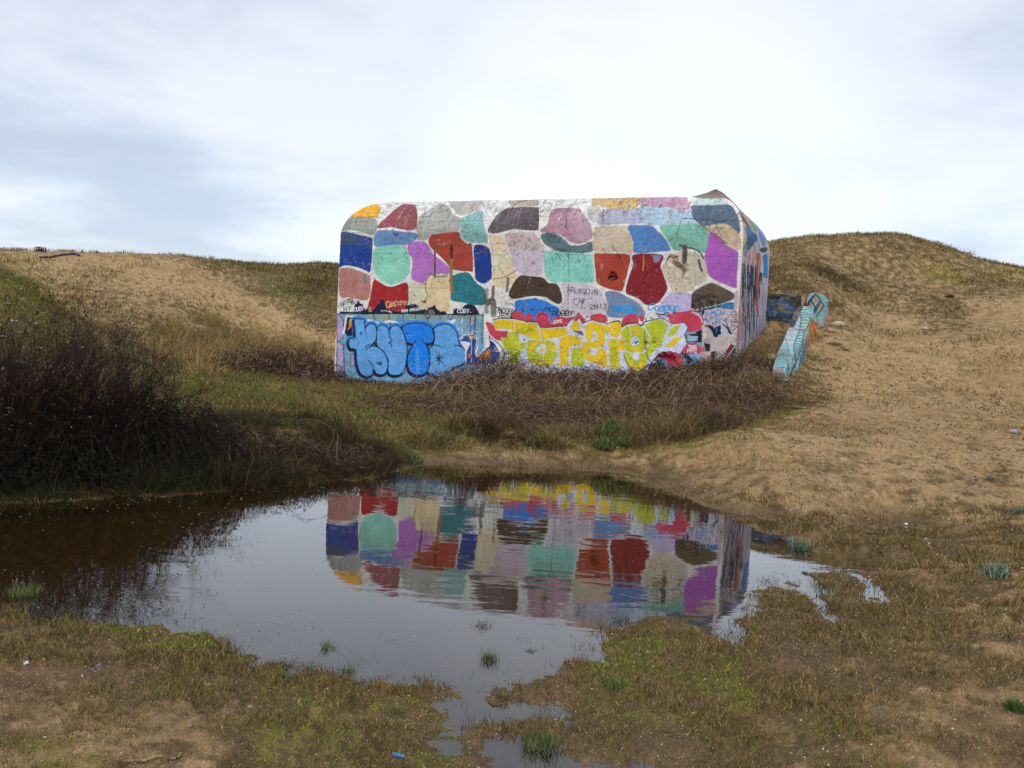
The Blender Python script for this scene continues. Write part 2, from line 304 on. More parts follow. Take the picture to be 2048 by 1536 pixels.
def ground_z(x, y, detail=True):
    x = np.asarray(x, float); y = np.asarray(y, float); D = np.hypot(x, y); az = np.arctan2(x, y)
    side = sstep(R(55), R(75), np.abs(az))
    b = tps(x, y) * (1 - side) + side * (.15 + .10 * np.sin(x * .11) + np.clip((D - 10) * .06, 0, 4))
    b = b * (1 - sstep(140, 400, D)) + sstep(140, 400, D) * -0.2
    b = np.where(D < 1.2, .1, b)
    near = D < 22
    z = b.copy()
    if near.any():
        xn, yn, Dn = x[near], y[near], D[near]
        s = sd_poly(xn, yn, SHW) + (fbm(xn * 3, yn * 3, 4, 21) - .5) * np.clip(.05 * Dn, .12, .35) + (fbm(xn * 13, yn * 13, 3, 22) - .5) * .13
        bb = np.maximum(b[near], .05)
        zo = bb * sstep(-.05, 1.2, s) + .035 * sstep(0, .35, s) + .003
        zi = -.22 * sstep(0, 1.6, -s) - .02 * sstep(0, .12, -s)
        z[near] = np.where(s > 0, zo, zi)
        if detail:
            am = np.where(s > 0, .35 + .65 * sstep(0, .4, s), .55)
            z[near] += am * (.045 * (fbm(xn * 5, yn * 5, 3, 5) - .5) + .022 * (vn(xn * 24, yn * 24, 8) - .5) + .03 * np.maximum(fbm(xn * 11, yn * 11, 3, 12) - .52, 0) * 3 * (Dn < 7))
            keep = s > .25
            z[near] = np.where(keep, np.maximum(z[near], .006), z[near])
    if detail:
        f = sstep(8, 25, D) * (1 - sstep(90, 140, D))
        z = z + f * (.55 * (fbm(x * .22, y * .22, 4, 31) - .5) * sstep(25, 40, D) + .10 * (fbm(x * 1.1, y * 1.1, 3, 37) - .5) + .07 * (fbm(x * 3.3, y * 3.3, 3, 38) - .5))
        # trampled sand: overlapping dints
        t = (1 - sstep(28, 42, D)) * sstep(.12, .5, z)
        w = worley(x * 2.6, y * 2.6, 4); w2 = worley(x * 4.1 + 7, y * 4.1, 9)
        sel = (_h(np.floor(x * .9), np.floor(y * .9), 77) > -1) * sstep(.35, .6, vn(x * .8, y * .8, 78))
        z = z - t * (.055 * sel * (1 - sstep(.04, .24, w)) + .025 * (1 - sstep(.03, .22, w2)) - .015 * (fbm(x * 4, y * 4, 3, 44) - .5))
    return z
# ------------------------------------------------------------------ ground mesh (rings round the camera, one sheet to the horizon)
az = np.concatenate([np.arange(-180, -60, 4.), np.arange(-60, -37, .8), np.arange(-37, 37, .1), np.arange(37, 60, .8), np.arange(60, 180, 4.)])
az = np.radians(az); nA = len(az)
rr = np.concatenate([[.02, .5, 1.0], np.exp(np.linspace(math.log(1.6), math.log(75), 640)), np.exp(np.linspace(math.log(80), math.log(3000), 24))]); nR = len(rr)
A2, R2 = np.meshgrid(az, rr); gx, gy = R2 * np.sin(A2), R2 * np.cos(A2)
gz = ground_z(gx, gy)
zz_ = zone(gx, gy, gz)
fine = fbm(gx * 40, gy * 40, 2, 51); med = fbm(gx * 6, gy * 6, 3, 61); big = fbm(gx * .7, gy * .7, 3, 71)
Dg = np.hypot(gx, gy)
C_SAND = lin((182, 150, 105)) * .86; C_SAND2 = lin((166, 134, 90)) * .82; C_WET = lin((98, 80, 58)); C_VEG = lin((124, 104, 60)); C_VEG2 = lin((92, 76, 46)); C_MOSS = lin((132, 126, 40)); C_GRN = lin((92, 108, 48)); C_DRK = lin((84, 66, 44)); C_BED = lin((96, 76, 44))
def mixv(a, b, f): return a + (b - a) * f[..., None]
c = mixv(np.broadcast_to(C_SAND, gx.shape + (3,)), C_SAND2, sstep(.35, .7, big * .5 + med * .5))
vegm = np.clip(sstep(.28, .62, zz_[..., 0] * 1.15 + (med - .5) * 1.3 + (fine - .5) * .8), 0, 1)
vc = mixv(np.broadcast_to(C_VEG, gx.shape + (3,)), C_VEG2, sstep(.3, .7, med))
c = mixv(c, vc, vegm * .92)
c = mixv(c, C_MOSS * (.35 + 1.1 * fine[..., None]), np.clip(zz_[..., 1] * 1.3 * sstep(.40, .56, med + (fine - .5) * 1.0), 0, 1) * .95)
c = mixv(c, C_GRN, np.clip(zz_[..., 2] * sstep(.35, .65, med), 0, 1) * .8)
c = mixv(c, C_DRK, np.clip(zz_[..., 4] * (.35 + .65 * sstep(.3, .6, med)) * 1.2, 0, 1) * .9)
wet = (1 - sstep(.02, .13, gz + .05 * (med - .5))) * (Dg < 25)
c = mixv(c, C_WET, wet * .75)
c = mixv(c, C_BED, ((gz < -.005) & (Dg < 25)).astype(float) * .9)
near_d = 1 - sstep(2.5, 11.0, Dg)
c = mixv(c, C_WET * 1.15, near_d * .72 * sstep(.25, .7, med * .6 + big * .5))           # damp sand by the camera
c = c * (.62 + .76 * fine)[..., None]
gm, t, p = mat_new('sand_and_turf')
at_ = N(t, 'ShaderNodeVertexColor', layer_name='Col'); ge = N(t, 'ShaderNodeNewGeometry')
na = noise(t, ge.outputs['Position'], 160, 3, .7); nb = noise(t, ge.outputs['Position'], 14, 5, .7)
cc = mixc(t, 1.0, at_.outputs[0], maprange(t, na, .3, .7, .5, 1.55, False), 'MULTIPLY')
cc = mixc(t, 1.0, cc, maprange(t, nb, .3, .7, .78, 1.22, False), 'MULTIPLY')
vo = N(t, 'ShaderNodeTexVoronoi'); LK(t, ge.outputs['Position'], vo.inputs[0]); vo.inputs['Scale'].default_value = 70
spk = maprange(t, vo.outputs['Distance'], .10, .16, 1, 0)
vsel = N(t, 'ShaderNodeSeparateColor'); LK(t, vo.outputs['Color'], vsel.inputs[0])
cc = mixc(t, math_n(t, 'MULTIPLY', spk, maprange(t, vsel.outputs[0], .78, .82, 0, .8)), cc, (.62, .55, .46))
cc = mixc(t, math_n(t, 'MULTIPLY', spk, maprange(t, vsel.outputs[0], .16, .12, 0, .8)), cc, (.06, .045, .03))
LK(t, cc, p.inputs['Base Color']); p.inputs['Roughness'].default_value = .9; p.inputs['Specular IOR Level'].default_value = .15
v3 = N(t, 'ShaderNodeTexVoronoi'); LK(t, ge.outputs['Position'], v3.inputs[0]); v3.inputs['Scale'].default_value = 3.4
dint = maprange(t, v3.outputs['Distance'], .02, .34, 0, 1); dsel = maprange(t, noise(t, ge.outputs['Position'], .9, 3, .6), .42, .56, 0, 1)
hh = math_n(t, 'ADD', math_n(t, 'MULTIPLY', na, .22), math_n(t, 'ADD', nb, math_n(t, 'MULTIPLY', math_n(t, 'MULTIPLY', dint, dsel), 1.1)))
bump(t, p, hh, .9, .05)
idx = np.arange(nR * nA).reshape(nR, nA); j2 = np.roll(idx, -1, 1)
Fg = np.stack([idx[:-1], j2[:-1], j2[1:], idx[1:]], -1).reshape(-1, 4)
ground = build('ground', np.stack([gx, gy, gz], -1).reshape(-1, 3), Fg[:, ::-1], gm, col=c.reshape(-1, 3), smooth=True)
tag(ground, kind='structure')
# ------------------------------------------------------------------ water
wm = bpy.data.materials.new('pond_water'); wm.use_nodes = True; t = wm.node_tree; t.nodes.clear()
fr = N(t, 'ShaderNodeFresnel'); fr.inputs[0].default_value = 1.45
gl = N(t, 'ShaderNodeBsdfGlossy'); gl.inputs['Roughness'].default_value = .012; gl.inputs['Color'].default_value = (.93, .96, 1, 1)
tr = N(t, 'ShaderNodeBsdfTransparent'); tr.inputs[0].default_value = (.78, .70, .50, 1)
mx = N(t, 'ShaderNodeMixShader'); ge = N(t, 'ShaderNodeNewGeometry')
w1 = noise(t, ge.outputs['Position'], 6, 3, .5, scl=(.4, 1, 1)); w2_ = noise(t, ge.outputs['Position'], 1.6, 2, .5, scl=(.55, 1, 1))
calm = maprange(t, noise(t, ge.outputs['Position'], .45, 2, .5, loc=(3, 1, 0)), .38, .62, .25, 1.0)
bp = N(t, 'ShaderNodeBump'); bp.inputs['Strength'].default_value = 1; bp.inputs['Distance'].default_value = .0036
LK(t, math_n(t, 'MULTIPLY', math_n(t, 'ADD', math_n(t, 'MULTIPLY', w1, .5), w2_), calm), bp.inputs['Height'])
LK(t, bp.outputs[0], gl.inputs['Normal'])
LK(t, math_n(t, 'MINIMUM', math_n(t, 'MULTIPLY', fr.outputs[0], 1.45), 1.0), mx.inputs[0]); LK(t, tr.outputs[0], mx.inputs[1]); LK(t, gl.outputs[0], mx.inputs[2])
ou = N(t, 'ShaderNodeOutputMaterial'); LK(t, mx.outputs[0], ou.inputs[0])
wx, wy = np.meshgrid(np.linspace(-16, 6.5, 60), np.linspace(1.0, 13.5, 40)); ii = np.arange(2400).reshape(40, 60)
water = build('water', np.stack([wx, wy, wx * 0], -1).reshape(-1, 3), np.stack([ii[:-1, :-1], ii[:-1, 1:], ii[1:, 1:], ii[1:, :-1]], -1).reshape(-1, 4), wm)
tag(water, kind='structure')
# ------------------------------------------------------------------ paint layer: shapes drawn in vector form, then carried onto the concrete as colour per vertex
PX0, PY0, PW, PH, PK = 650.0, 372.0, 1030, 412, 3.0
PAINT = np.zeros((int(PH * PK), int(PW * PK), 4), np.float32)
VIEW = {'A': (650, 370, 5.8514), 'B': (950, 370, 5.8514), 'C': (1250, 370, 5.8514), 'D': (650, 580, 5.8514), 'E': (950, 580, 5.8514), 'F': (1230, 560, 7.585),
        'G': (1360, 560, 12.8), 'H': (1470, 430, 4.388), 'S': (1465, 380, 4.52), 'J': (1380, 650, 17.067), 'K': (670, 590, 10.24), 'L': (980, 590, 10.24), 'M': (1200, 590, 10.24), 'P': (0, 0, 1)}
def _map(v, pts):
    ox, oy, s = VIEW[v]; P = np.array(pts, float).reshape(-1, 2) / s + (ox, oy)
    return (P - (PX0, PY0)) * PK
def spline(P, closed=True, n=6):
    k = len(P); out = []
    rng_ = range(k) if closed else range(k - 1)
    for i in rng_:
        if closed: a, b, c, d = P[i - 1], P[i], P[(i + 1) % k], P[(i + 2) % k]
        else: a, b, c, d = P[max(i - 1, 0)], P[i], P[i + 1], P[min(i + 2, k - 1)]
        for t in np.arange(n) / n:
            out.append(.5 * (2 * b + (c - a) * t + (2 * a - 5 * b + 4 * c - d) * t * t + (3 * b - a - 3 * c + d) * t ** 3))
    if not closed: out.append(P[-1])
    return np.array(out)
def fill(v, rgb, pts, smooth=True, a=1.0):
    P = _map(v, pts)
    if smooth: P = spline(P)
    _fill(P, rgb, a)
def _fill(P, rgb, a=1.0):
    y0, y1 = max(int(P[:, 1].min()), 0), min(int(P[:, 1].max()) + 1, PAINT.shape[0] - 1)
    Q = np.roll(P, -1, 0); col = lin(rgb)
    for y in range(y0, y1 + 1):
        m_ = (P[:, 1] > y) != (Q[:, 1] > y)
        if not m_.any(): continue
        xs = np.sort((Q[m_, 0] - P[m_, 0]) * (y - P[m_, 1]) / (Q[m_, 1] - P[m_, 1]) + P[m_, 0])
        for i in range(0, len(xs) - 1, 2):
            u, w = max(int(xs[i] + .5), 0), max(int(xs[i + 1] + .5), 0)
            seg = PAINT[y, u:w]
            seg[:, :3] = seg[:, :3] * (1 - a) + col * a if a < 1 else col
            seg[:, 3] = np.maximum(seg[:, 3], a)
def line(v, rgb, w, pts, smooth=True, closed=False, a=1.0):
    P = _map(v, pts)
    if smooth and len(P) > 2: P = spline(P, closed)
    elif closed: P = np.concatenate([P, P[:1]])
    if smooth and closed: P = np.concatenate([P, P[:1]])
    _line(P, rgb, w, a)
def _line(P, rgb, w, a=1.0):
    r = w * PK / 2; col = lin(rgb)
    for p_, q in zip(P[:-1], P[1:]):
        x0, x1 = int(min(p_[0], q[0]) - r - 1), int(max(p_[0], q[0]) + r + 2); y0, y1 = int(min(p_[1], q[1]) - r - 1), int(max(p_[1], q[1]) + r + 2)
        x0, y0 = max(x0, 0), max(y0, 0)
        if x1 <= x0 or y1 <= y0: continue
        X, Y = np.meshgrid(np.arange(x0, min(x1, PAINT.shape[1])), np.arange(y0, min(y1, PAINT.shape[0])))
        if X.size == 0: continue
        e = q - p_; L2 = e @ e + 1e-9; t_ = np.clip(((X - p_[0]) * e[0] + (Y - p_[1]) * e[1]) / L2, 0, 1)
        m_ = (X - p_[0] - t_ * e[0]) ** 2 + (Y - p_[1] - t_ * e[1]) ** 2 <= r * r
        s = PAINT[Y[m_], X[m_]]
        s[:, :3] = s[:, :3] * (1 - a) + col * a; s[:, 3] = np.maximum(s[:, 3], a); PAINT[Y[m_], X[m_]] = s
def ell(v, rgb, cx, cy, rx, ry, a=1.0, rot=0):
    t_ = np.linspace(0, 2 * math.pi, 26)[:-1]; c_, s_ = math.cos(R(rot)), math.sin(R(rot))
    fill(v, rgb, [(cx + rx * math.cos(k) * c_ - ry * math.sin(k) * s_, cy + rx * math.cos(k) * s_ + ry * math.sin(k) * c_) for k in t_], False, a)
GL = {'A': '0,6 2,0 4,6;1,4 3,4', 'B': '0,6 0,0 3,0 4,1.5 3,3 0,3;3,3 4,4.5 3,6 0,6', 'C': '4,1 2,0 0,2 0,4 2,6 4,5', 'E': '4,0 0,0 0,6 4,6;0,3 3,3', 'G': '4,1 2,0 0,2 0,4 2,6 4,5 4,3 2,3', 'I': '2,0 2,6', 'L': '0,0 0,6 4,6',
      'M': '0,6 0,0 2,4 4,0 4,6', 'N': '0,6 0,0 4,6 4,0', 'O': '2,0 0,2 0,4 2,6 4,4 4,2 2,0', 'P': '0,6 0,0 3,0 4,1.5 3,3 0,3', 'Q': '2,0 0,2 0,4 2,6 4,4 4,2 2,0;2,4 4,6.5', 'R': '0,6 0,0 3,0 4,1.5 3,3 0,3;2,3 4,6', 'S': '4,1 2,0 0,1 1,3 3,3.4 4,5 2,6 0,5',
      'T': '0,0 4,0;2,0 2,6', 'U': '0,0 0,4 1,6 3,6 4,4 4,0', 'Y': '0,0 2,3 4,0;2,3 1.6,6', 'X': '0,0 4,6;4,0 0,6', 'J': '3,0 3,4.6 1.6,6 .3,5', '0': '2,0 0,2 0,4 2,6 4,4 4,2 2,0', '1': '1,1 2,0 2,6', '2': '0,1 2,0 4,1.5 0,6 4,6', '3': '0,0 4,0 2,2.6 4,4 3,6 0,6', '5': '4,0 .5,0 .3,2.6 3,2.5 4,4.2 2.6,6 0,5.6',
      'a': '4,3 2,2 0,4 1,6 3,5.6 4,3 4,6', 's': '3.6,2.2 1.6,2 1,3.4 3,4.4 3,5.8 .6,6', 'p': '0,8 0,2.4 3,2 4,4 2.6,6 0,5.4', 'r': '0,6 0,2.2;0,3.6 2,2 3.6,2.4', 'e': '.3,4 3.8,3.8 2.4,2 .2,3.4 .6,5.6 3.4,5.6', '.': '1,5.8 1.3,6', 'i': '2,2.2 2,6;2,.4 2.1,.6', 'u': '0,2 0.3,5.4 2.4,6 3.6,5;3.6,2 3.6,6', ' ': '', "'": '2,0 1.6,1', 'é': '.3,4 3.8,3.8 2.4,2 .2,3.4 .6,5.6 3.4,5.6;1.6,1.1 3,.2', 'v': '0,2 2,6 4,2', 'm': '0,6 0,2.4 1,2 2,2.6 2,6;2,2.6 3.2,2 4,2.8 4,6'}
def text(v, rgb, w, s, x, y, cw, ch, ex=0, ey=0, smooth=True, gap=1.35):
    """s starts at (x,y) (top left); ex,ey the end of the baseline offset per letter slope"""
    k = 0
    for chh in s:
        for st in GL.get(chh, '').split(';'):
            if not st: continue
            P = [tuple(map(float, q.split(','))) for q in st.split()]
            jx, jy = rng.uniform(-.04, .04, 2)
            pts = [(x + k * cw * gap + (px / 4 + jx) * cw - (py / 6) * ex, y + k * ey + (py / 6 + jy) * ch) for px, py in P]
            line(v, rgb, w * 1.25, pts, smooth and len(P) > 3)
        k += 1
def T_(s): return [tuple(map(float, q.split(','))) for q in s.split()]
# --- wall ground: off-white mortar, then the harlequin patches
fill('P', (224, 221, 212), [(650, 372), (1500, 372), (1500, 784), (650, 784)], False)
for v, rgb, s in [
 ('A', (236, 170, 44), '260,365 300,305 400,245 625,237 610,368 430,366'), ('A', (150, 154, 142), '183,525 215,400 300,388 587,398 575,570 480,565 400,540 290,520'),
 ('A', (22, 62, 142), '150,945 152,700 178,570 240,552 400,590 545,625 545,700 530,995 480,995 400,960 300,940 220,935'), ('A', (150, 74, 80), '610,500 700,400 880,245 960,225 1050,240 1077,330 1070,480 1020,525 900,515 750,490'),
 ('A', (104, 142, 190), '580,705 595,560 690,530 900,550 1060,570 1070,625 960,690 800,695 660,715'), ('A', (168, 168, 158), '1090,630 1100,400 1230,290 1330,225 1420,240 1500,350 1585,400 1560,535 1400,550 1250,600 1180,640'),
 ('A', (136, 184, 178), '1590,400 1700,350 1835,310 1850,440 1900,640 1880,672 1680,668 1600,600 1595,500'), ('A', (164, 62, 44), '1215,660 1260,590 1400,565 1560,558 1585,625 1660,690 1715,705 1722,980 1690,1005 1500,985 1440,930 1350,830 1250,740'),
 ('A', (24, 56, 134), '1745,740 1800,700 1880,720 1930,790 1947,1050 1920,1110 1850,1147 1770,1100 1755,1000'), ('A', (142, 208, 184), '565,800 600,740 780,710 945,735 985,830 985,1000 940,1090 800,1155 680,1120 600,1050 565,930'),
 ('A', (182, 112, 192), '970,720 1000,680 1140,665 1190,690 1250,800 1350,880 1457,980 1450,1030 1330,1060 1250,1040 1190,1110 1130,1137 1060,1120 1015,1070 1025,880 980,790'), ('A', (180, 124, 112), '172,1010 220,975 330,985 500,1050 527,1090 522,1260 480,1342 300,1310 178,1290'),
 ('A', (166, 32, 38), '518,1490 530,1330 570,1120 620,1130 760,1197 950,1150 970,1300 990,1490 750,1500'), ('A', (214, 206, 176), '990,1490 985,1300 998,1150 1150,1150 1240,1060 1440,1060 1450,1250 1440,1490 1200,1500'),
 ('A', (30, 118, 128), '1458,1100 1520,1050 1620,1025 1690,1040 1760,1140 1868,1240 1855,1397 1600,1370 1480,1340 1458,1250'), ('B', (224, 200, 164), '185,610 310,610 370,760 420,860 450,960 480,1060 440,1150 330,1190 220,1170 200,1080 215,900 190,740'),
 ('B', (92, 80, 84), '155,545 200,440 290,330 400,270 700,262 742,300 740,480 710,525 560,520 450,510 330,540 250,560'), ('B', (200, 180, 178), '350,600 400,565 560,560 690,570 740,640 802,740 775,860 770,1040 600,1040 500,1010 440,900 410,760'),
 ('B', (176, 134, 148), '770,530 850,450 920,285 1200,280 1250,330 1350,480 1367,600 1330,640 1240,677 1130,670 1050,600 920,555 820,550'), ('B', (92, 120, 122), '775,590 850,560 950,575 1050,650 1120,710 1250,705 1358,665 1356,778 1000,778 870,720 800,660'),
 ('B', (138, 208, 188), '805,840 830,782 950,785 1250,810 1360,840 1387,1000 1375,1120 1340,1145 1100,1135 930,1135 860,1100 815,1010'), ('B', (74, 56, 40), '400,1270 430,1190 520,1070 650,1070 790,1090 860,1150 950,1160 1000,1250 1012,1340 990,1387 930,1370 830,1310 720,1290 600,1300 460,1330 410,1310'),
 ('B', (48, 126, 208), '468,1380 580,1345 700,1330 800,1350 900,1400 970,1440 1010,1530 550,1540'), ('B', (206, 196, 200), '1030,1150 1200,1150 1330,1170 1440,1220 1500,1310 1550,1400 1570,1540 1020,1540 1045,1350 1030,1250'),
 ('B', (168, 62, 42), '1400,830 1440,805 1600,803 1780,812 1813,860 1790,980 1730,1210 1690,1237 1600,1220 1440,1150 1415,1050'), ('B', (198, 182, 156), '1400,780 1400,530 1440,490 1600,480 1780,490 1840,600 1865,780 1640,776'),
 ('B', (166, 166, 182), '1435,440 1500,290 1650,280 1890,275 1940,350 1960,440 1700,450 1560,460'), ('B', (204, 168, 112), '1370,235 1400,150 1650,140 1950,150 1920,220 1850,270 1600,270 1450,235'),
 ('B', (120, 136, 166), '1527,1260 1650,1255 1800,1320 1940,1420 1960,1540 1580,1540 1560,1400'), ('C', (136, 28, 36), '110,820 430,820 410,940 430,1020 487,1180 480,1240 400,1350 330,1397 240,1390 150,1320 30,1270 18,1200 60,1050 100,930'),
 ('C', (82, 130, 188), '40,485 160,475 310,480 380,540 470,640 517,730 510,765 330,780 120,787 100,650'), ('C', (168, 192, 206), '165,270 330,245 520,250 740,290 800,330 850,430 600,450 440,465 220,440 200,350'),
 ('C', (196, 150, 168), '175,235 220,150 450,142 690,150 730,190 727,285 580,275 440,250'), ('C', (122, 182, 160), '415,480 600,465 850,455 960,520 972,600 950,765 890,780 800,740 690,705 650,760 560,740 480,610'),
 ('C', (84, 104, 122), '800,240 1000,233 1210,235 1300,330 1337,450 1332,565 1250,500 1150,455 1000,467 900,470 800,370 780,290'), ('C', (198, 176, 144), '955,500 1060,465 1200,470 1340,590 1337,750 1180,680 1050,570'),
 ('C', (176, 94, 182), '980,590 1020,555 1080,600 1180,700 1300,770 1317,830 1300,1170 1280,1197 1150,1150 1000,1070 945,950 935,830 965,720'), ('C', (206, 190, 164), '425,970 480,900 520,820 640,790 800,790 900,830 945,950 945,1110 830,1170 790,1230 640,1257 560,1230 510,1130 460,1050'),
 ('C', (94, 78, 60), '770,1400 780,1300 830,1230 1000,1150 1100,1180 1250,1260 1288,1300 1250,1340 1100,1390 900,1430 800,1450'), ('C', (192, 182, 210), '440,1370 520,1290 750,1270 765,1400 790,1540 390,1540'),
 ('C', (44, 122, 164), '830,1470 1050,1420 1250,1375 1272,1440 1270,1540 850,1540'), ('C', (190, 206, 200), '800,222 870,150 1000,135 1100,150 1200,218 1000,225'),
 ('B', (176, 164, 146), '410,160 700,155 740,230 640,245 440,240'), ('B', (196, 192, 184), '1320,260 1400,250 1470,290 1440,400 1380,430 1320,340'), ('A', (178, 172, 160), '1470,170 1800,160 1830,230 1700,330 1560,340 1480,240')]: fill(v, rgb, T_(s)); line(v, rgb, 1.8, T_(s), True, True)
# weathered tops, second tones and runs inside the patches
for v, rgb, a, s in [('A', (60, 84, 96), .8, '165,690 180,575 240,558 360,575 365,680 290,700'), ('A', (60, 92, 110), .45, '370,600 545,630 545,740 460,700 380,720'), ('A', (222, 196, 150), .9, '1185,1150 1240,1090 1440,1080 1445,1480 1170,1480 1195,1300'),
  ('A', (26, 44, 84), .5, '1760,720 1900,730 1920,800 1800,800'), ('B', (205, 190, 205), .7, '430,800 780,790 770,1040 600,1035 500,1005'), ('B', (216, 208, 178), .8, '215,770 400,780 430,900 300,1010 215,1000'), ('C', (188, 182, 160), .7, '790,800 930,880 940,1100 830,1160'),
  ('A', (112, 150, 150), .5, '1600,560 1690,560 1890,560 1895,660 1680,665'), ('B', (190, 160, 170), .5, '1130,300 1250,340 1350,480 1360,600 1250,660 1130,560'), ('C', (128, 60, 150), .25, '1000,800 1300,800 1290,1150 1000,1060'), ('A', (84, 130, 120), .8, '440,1050 480,1045 480,1140 455,1150'),
  ('C', (120, 140, 180), .8, '330,825 425,825 400,890 345,905')]: fill(v, rgb, T_(s), True, a)
dk = (34, 30, 30)
for v, rgb, w, a, s in [('A', (74, 36, 22), 5, .9, '1482,700 1480,860'), ('A', (150, 112, 40), 6, .85, '1480,880 1476,1040 1480,1240'), ('A', (70, 50, 30), 3.5, .9, '1283,770 1285,960 1287,1080'), ('A', (180, 60, 40), 1.5, .8, '1555,705 1553,800'), ('A', dk, 3, .5, '800,540 830,590 850,560'),
  ('A', (90, 76, 60), 1.6, .9, '1440,1060 1300,1075 1240,1050 1190,1110 1175,1200 1195,1290 1180,1370 1150,1380'), ('A', (120, 66, 40), 3.5, .9, '1140,1360 1175,1375'), ('B', (66, 62, 56), 9, .6, '135,1230 130,1480'), ('B', (60, 50, 44), 6, .8, '212,1190 210,1340'), ('B', (96, 92, 84), 12, .55, '150,1380 210,1360 215,1521'), ('B', (60, 54, 46), 6, .7, '385,1090 372,1240'),
  ('B', dk, 1.6, .9, '640,165 470,215 430,290 400,350'), ('B', (60, 56, 56), 1.4, .9, '560,450 700,455'), ('B', (60, 56, 56), 2.2, .8, '1075,390 1065,490'), ('B', (110, 90, 60), 1.8, .8, '200,1100 330,1080 440,1030 480,1000'), ('B', (74, 64, 50), 4, .6, '1090,800 1095,860'), ('B', (110, 150, 120), 3, .6, '1098,870 1100,1130'), ('B', (80, 90, 90), 1.2, .8, '1090,1130 1090,1521'),
  ('B', dk, 5, .9, '1560,1090 1610,1060 1660,1090 1600,1110'), ('B', dk, 2.6, .8, '1690,830 1700,860'), ('B', (60, 40, 30), 1.2, .9, '1600,700 1690,850 1780,1040'), ('B', (60, 70, 74), 5, .6, '860,580 940,600'), ('B', (50, 60, 60), 5, .6, '970,745 1050,765'), ('B', (40, 90, 70), 2, .8, '950,800 1000,870'), ('B', dk, 1.3, .8, '1497,260 1497,440'), ('B', dk, 3, .9, '1500,350 1500,360'),
  ('C', (44, 50, 60), 1.4, .95, '670,385 800,395 900,400 1000,410 1080,430 1200,415 1345,415'), ('C', (50, 46, 40), 1.5, .9, '800,370 870,450 960,520 1010,560 1060,590 1130,640 1200,690'), ('C', (70, 60, 46), 1.2, .9, '1010,400 1070,470 1110,570 1140,620'), ('C', (60, 70, 60), 1.2, .8, '660,400 620,520 600,620 570,700'),
  ('C', (50, 62, 54), 3.5, .8, '640,700 720,730 800,745 880,790 920,860'), ('C', (70, 66, 54), 10, .6, '700,720 700,820 695,900'), ('C', (110, 80, 50), 11, .35, '570,900 620,930 700,990'), ('C', (84, 66, 40), 6, .6, '690,1000 670,1080'), ('C', dk, 1.3, .9, '400,940 300,990 220,1090 180,1180'), ('C', (200, 150, 60), 3.5, .6, '215,830 210,1000'), ('C', dk, 2, .8, '110,1150 125,1170'), ('C', dk, 3, .9, '245,1265 255,1270'),
  ('C', (90, 74, 58), 5, .7, '860,880 880,960 900,1000'), ('C', (60, 46, 36), 1.6, .9, '480,920 520,830 560,860 610,830 620,880'), ('C', (90, 76, 66), 5, .6, '760,200 745,270'), ('A', dk, 1.1, .8, '155,525 230,540 420,575 545,640'), ('A', dk, 1.0, .8, '215,372 420,374 600,370'), ('A', dk, 1.2, .8, '1000,320 1040,380 1100,375 1240,360'), ('A', dk, 1, .7, '1690,550 1600,545 1560,560'),
  ('A', (80, 90, 110), 6, .45, '1820,770 1890,800'), ('A', (60, 70, 70), 7, .4, '1700,1290 1760,1310'), ('E', (50, 46, 40), 2.4, .8, '1990,420 1980,600 1990,700 2040,850')]: line(v, rgb, w, T_(s), True, False, a)
for i in range(42):                      # chalky scrapes along the top edge
    x = rng.uniform(780, 1400); y = rng.uniform(402, 428); l = rng.uniform(4, 14)
    line('P', (92, 86, 80) if rng.random() < .6 else (226, 222, 212), rng.uniform(.6, 1.6), [(x, y), (x - l * .55, y + l)], False, False, .7)
# --- lower band: pale blue ground, pipes and stripes
fill('D', (116, 166, 186), [(140, 275), (1860, 280), (1860, 1170), (140, 1170)], False)
fill('D', (126, 152, 142), [(220, 285), (1450, 288), (1450, 350), (220, 350)], False, .7); fill('D', (126, 152, 142), [(1520, 288), (1840, 288), (1840, 350), (1520, 350)], False, .7)
for y in (302, 322, 342): line('D', (176, 172, 76), .8, [(220, y), (1440, y + 3)], False); line('D', (176, 172, 76), .8, [(1520, y), (1840, y)], False)
for s in ('138,285 180,300 215,350 215,560 165,592 138,600', '138,605 175,610 215,660 225,800 222,970 138,970', '300,750 345,750 350,850 330,890 300,892', '1440,283 1500,283 1470,350', '1700,310 1745,310 1745,515 1700,520', '1180,285 1235,285 1205,335'): fill('D', (182, 156, 196), T_(s), False); line('D', (24, 26, 60), 1.3, T_(s), False, True)
nv = (22, 24, 52)
for s in ('570,290 590,350', '755,290 757,380', '915,290 918,390', '1060,290 1065,330', '1165,290 1195,340 1200,410', '1245,290 1210,340', '1340,290 1360,340', '1600,300 1600,540', '1640,300 1620,300', '1840,300 1835,620', '1760,300 1755,530', '385,290 440,330', '220,620 222,1000', '330,1000 380,930', '300,750 298,890'): line('D', nv, 1.3, T_(s), True)
line('D', (214, 150, 60), 1.3, T_('350,265 560,262 720,285 725,400'), False); line('D', (214, 160, 80), .8, [(1570, 488), (1900, 490)], False); line('D', (225, 228, 235), 1.6, [(1605, 320), (1600, 520)], False)
fill('K', nv, T_('40,392 45,375 100,372 105,340 380,345 385,250 410,190 455,160 455,120 480,100 505,125 505,165 560,190 600,260 620,300 665,270 680,340 760,350 770,290 810,280 870,200 925,170 930,110 980,95 1010,110 1020,180 1050,230 1060,290 1150,300 1250,340 1380,350 1470,220 1560,180 1650,185 1720,240 1745,300 1860,295 1930,330 1960,350 1960,395'), False)
fill('D', nv, T_('1195,290 1200,255 1210,180 1230,170 1250,200 1290,170 1300,210 1350,250 1400,245 1440,290 1500,290 1505,235 1540,215 1600,235 1620,190 1680,155 1750,180 1790,240 1810,290 1860,285 1860,297'), False)
